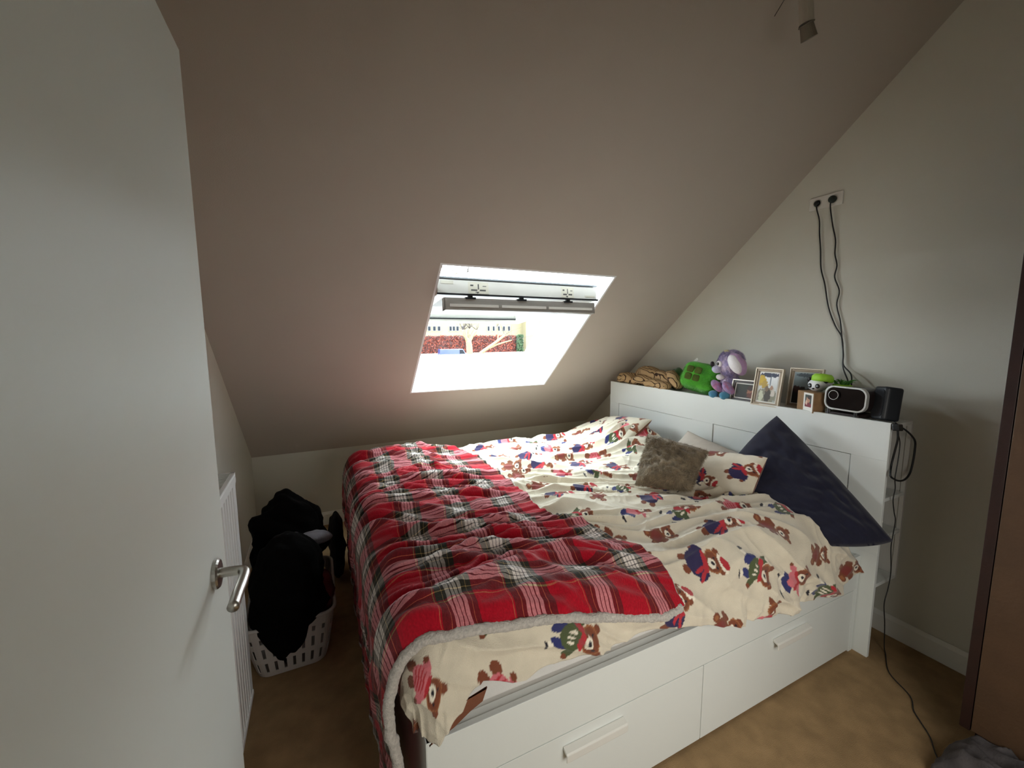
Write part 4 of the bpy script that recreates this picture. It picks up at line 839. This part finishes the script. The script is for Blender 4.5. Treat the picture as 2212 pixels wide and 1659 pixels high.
# pollarded tree
def tree(name, base, segs, label, twn, seed, tw_r=.05):
    rs = np.random.RandomState(seed); t = thing(name, tuple(base), label, 'tree'); M_bark = mat('pale_bark', '5e5236', .9, .12, 2., .4, 8.)
    obj('trunk', join(*[tube(smoothpath(P, 4), np.interp(np.linspace(0, 1, (len(P)-1)*4+1), [0, 1], [r0, r1]), 9) for P, r0, r1 in segs]), M_bark, t, smooth=True)
    tw = []
    ends = [np.array(P[-1]) for P, _, _ in segs]
    for k in range(twn):
        e = ends[rs.randint(len(ends))]; d = np.array([rs.randn()*.8, rs.randn()*.4, abs(rs.randn())+.4]); L_ = rs.uniform(.7, 2.0); tw.append(tube([e, e+d*L_*.5+rs.randn(3)*.12, e+d*L_+rs.randn(3)*.2], [tw_r, tw_r*.6, tw_r*.3], 4))
    obj('twigs', join(*tw), mat('dark_twig', '241e1a', .9, .1), t, kind='stuff'); return t
YT_ = 62.
q = lambda px, py, Y=YT_: P_(px, py, Y)
tree('pollarded_tree', q(1015, 775), [([q(1016, 790), q(1014, 752), q(1012, 735)], .55, .45), ([q(1012, 738), q(1003, 722), q(1001, 712)], .38, .16), ([q(1013, 738), q(1021, 724), q(1030, 713)], .36, .14), ([q(1012, 736), q(1012, 722), q(1014, 710)], .22, .1)], 'pollarded bare tree with thick pale trunk seen through the window', 46, 5)
tree('leaning_tree', q(1030, 775), [([q(1016, 786), q(1040, 762), q(1065, 744), q(1090, 724)], .36, .2), ([q(1050, 755), q(1075, 744), q(1105, 735)], .2, .1), ([q(1075, 738), q(1076, 722), q(1074, 706)], .14, .06)], 'slanting pale tree leaning right of the pollarded tree', 16, 6, .035)
# big bare tree tops against the sky above the sash
tree('tall_tree', q(872, 785, 46.), [([q(868, 860, 46.), q(872, 690, 46.), q(878, 630, 46.)], .4, .14), ([q(873, 690, 46.), q(925, 625, 46.), q(985, 592, 46.)], .1, .05), ([q(876, 650, 46.), q(950, 600, 46.), q(1010, 588, 46.)], .1, .04), ([q(878, 640, 46.), q(920, 600, 46.), q(955, 578, 46.)], .08, .04)], 'tall bare tree whose twigs show above the open sash', 26, 9, .035)
# cars and van
def car(c, L_, H_, col, label, name='car', van=False):
    t = thing(name, tuple(c), label, 'van' if van else 'car'); x, y, z = c; W2 = 1.7
    if van: pr = [(-L_/2, .3), (L_/2, .3), (L_/2, .95), (L_/2-.5, H_*.62), (L_/2-1.0, H_), (-L_/2, H_)]
    else: pr = [(-L_/2, .3), (L_/2, .3), (L_/2, .75), (L_/2-.25, .88), (L_/2-1.2, .95), (L_/2-1.9, H_), (-L_/2+1.1, H_), (-L_/2+.3, .95), (-L_/2, .85)]
    obj('body', prism([(x+a, z+b) for a, b in pr], 'y', y, y+W2), mat('car_paint_'+name+col, col, .3, .02, coat=.5), t, bevel=.06)
    gy = [(L_/2-1.3, .98), (L_/2-1.9, H_-.1), (-L_/2+1.15, H_-.1), (-L_/2+.5, .98)] if not van else [(L_/2-.65, H_*.62), (L_/2-1.1, H_-.15), (L_/2-1.7, H_-.15), (L_/2-1.7, H_*.62)]
    obj('side_window', prism([(x+a, z+b) for a, b in gy], 'y', y-.02, y+.02), M_win, t)
    for s in (-1, 1):
        w = obj('wheel', tf(lathe([(.32, 0), (.32, .2), (.2, .22), (0, .22)], 20), RM((PI/2, 'X')), (x+s*(L_/2-.85), y+.12, z+.32)), M_black, t)
    return t
c0 = q(982, 771, 72.); car((c0[0], 72., GZ), 5.4, 2.3, '17264c', 'blue van parked in front of the russet hedge', 'van', True)
c0 = q(1075, 772, 66.); car((c0[0], 66., GZ), 4.6, 1.55, '5c5f62', 'white car parked right of the leaning tree')
c0 = q(915, 772, 68.); car((c0[0], 68., GZ), 4.3, 1.5, '25282c', 'dark grey car parked at the left below the hedge')
a = q(1095, 766, 70.)
tag(obj('shrub', lump(ball((a[0], 70., GZ+.6), (2.6, .9, .8), 40, 24), .35, 1.6, 4), mat('grey_green_shrub', '2c3822', .9, .4, 2.), smooth=True), 'low grey green shrub beside the street below the hedge', 'shrub')
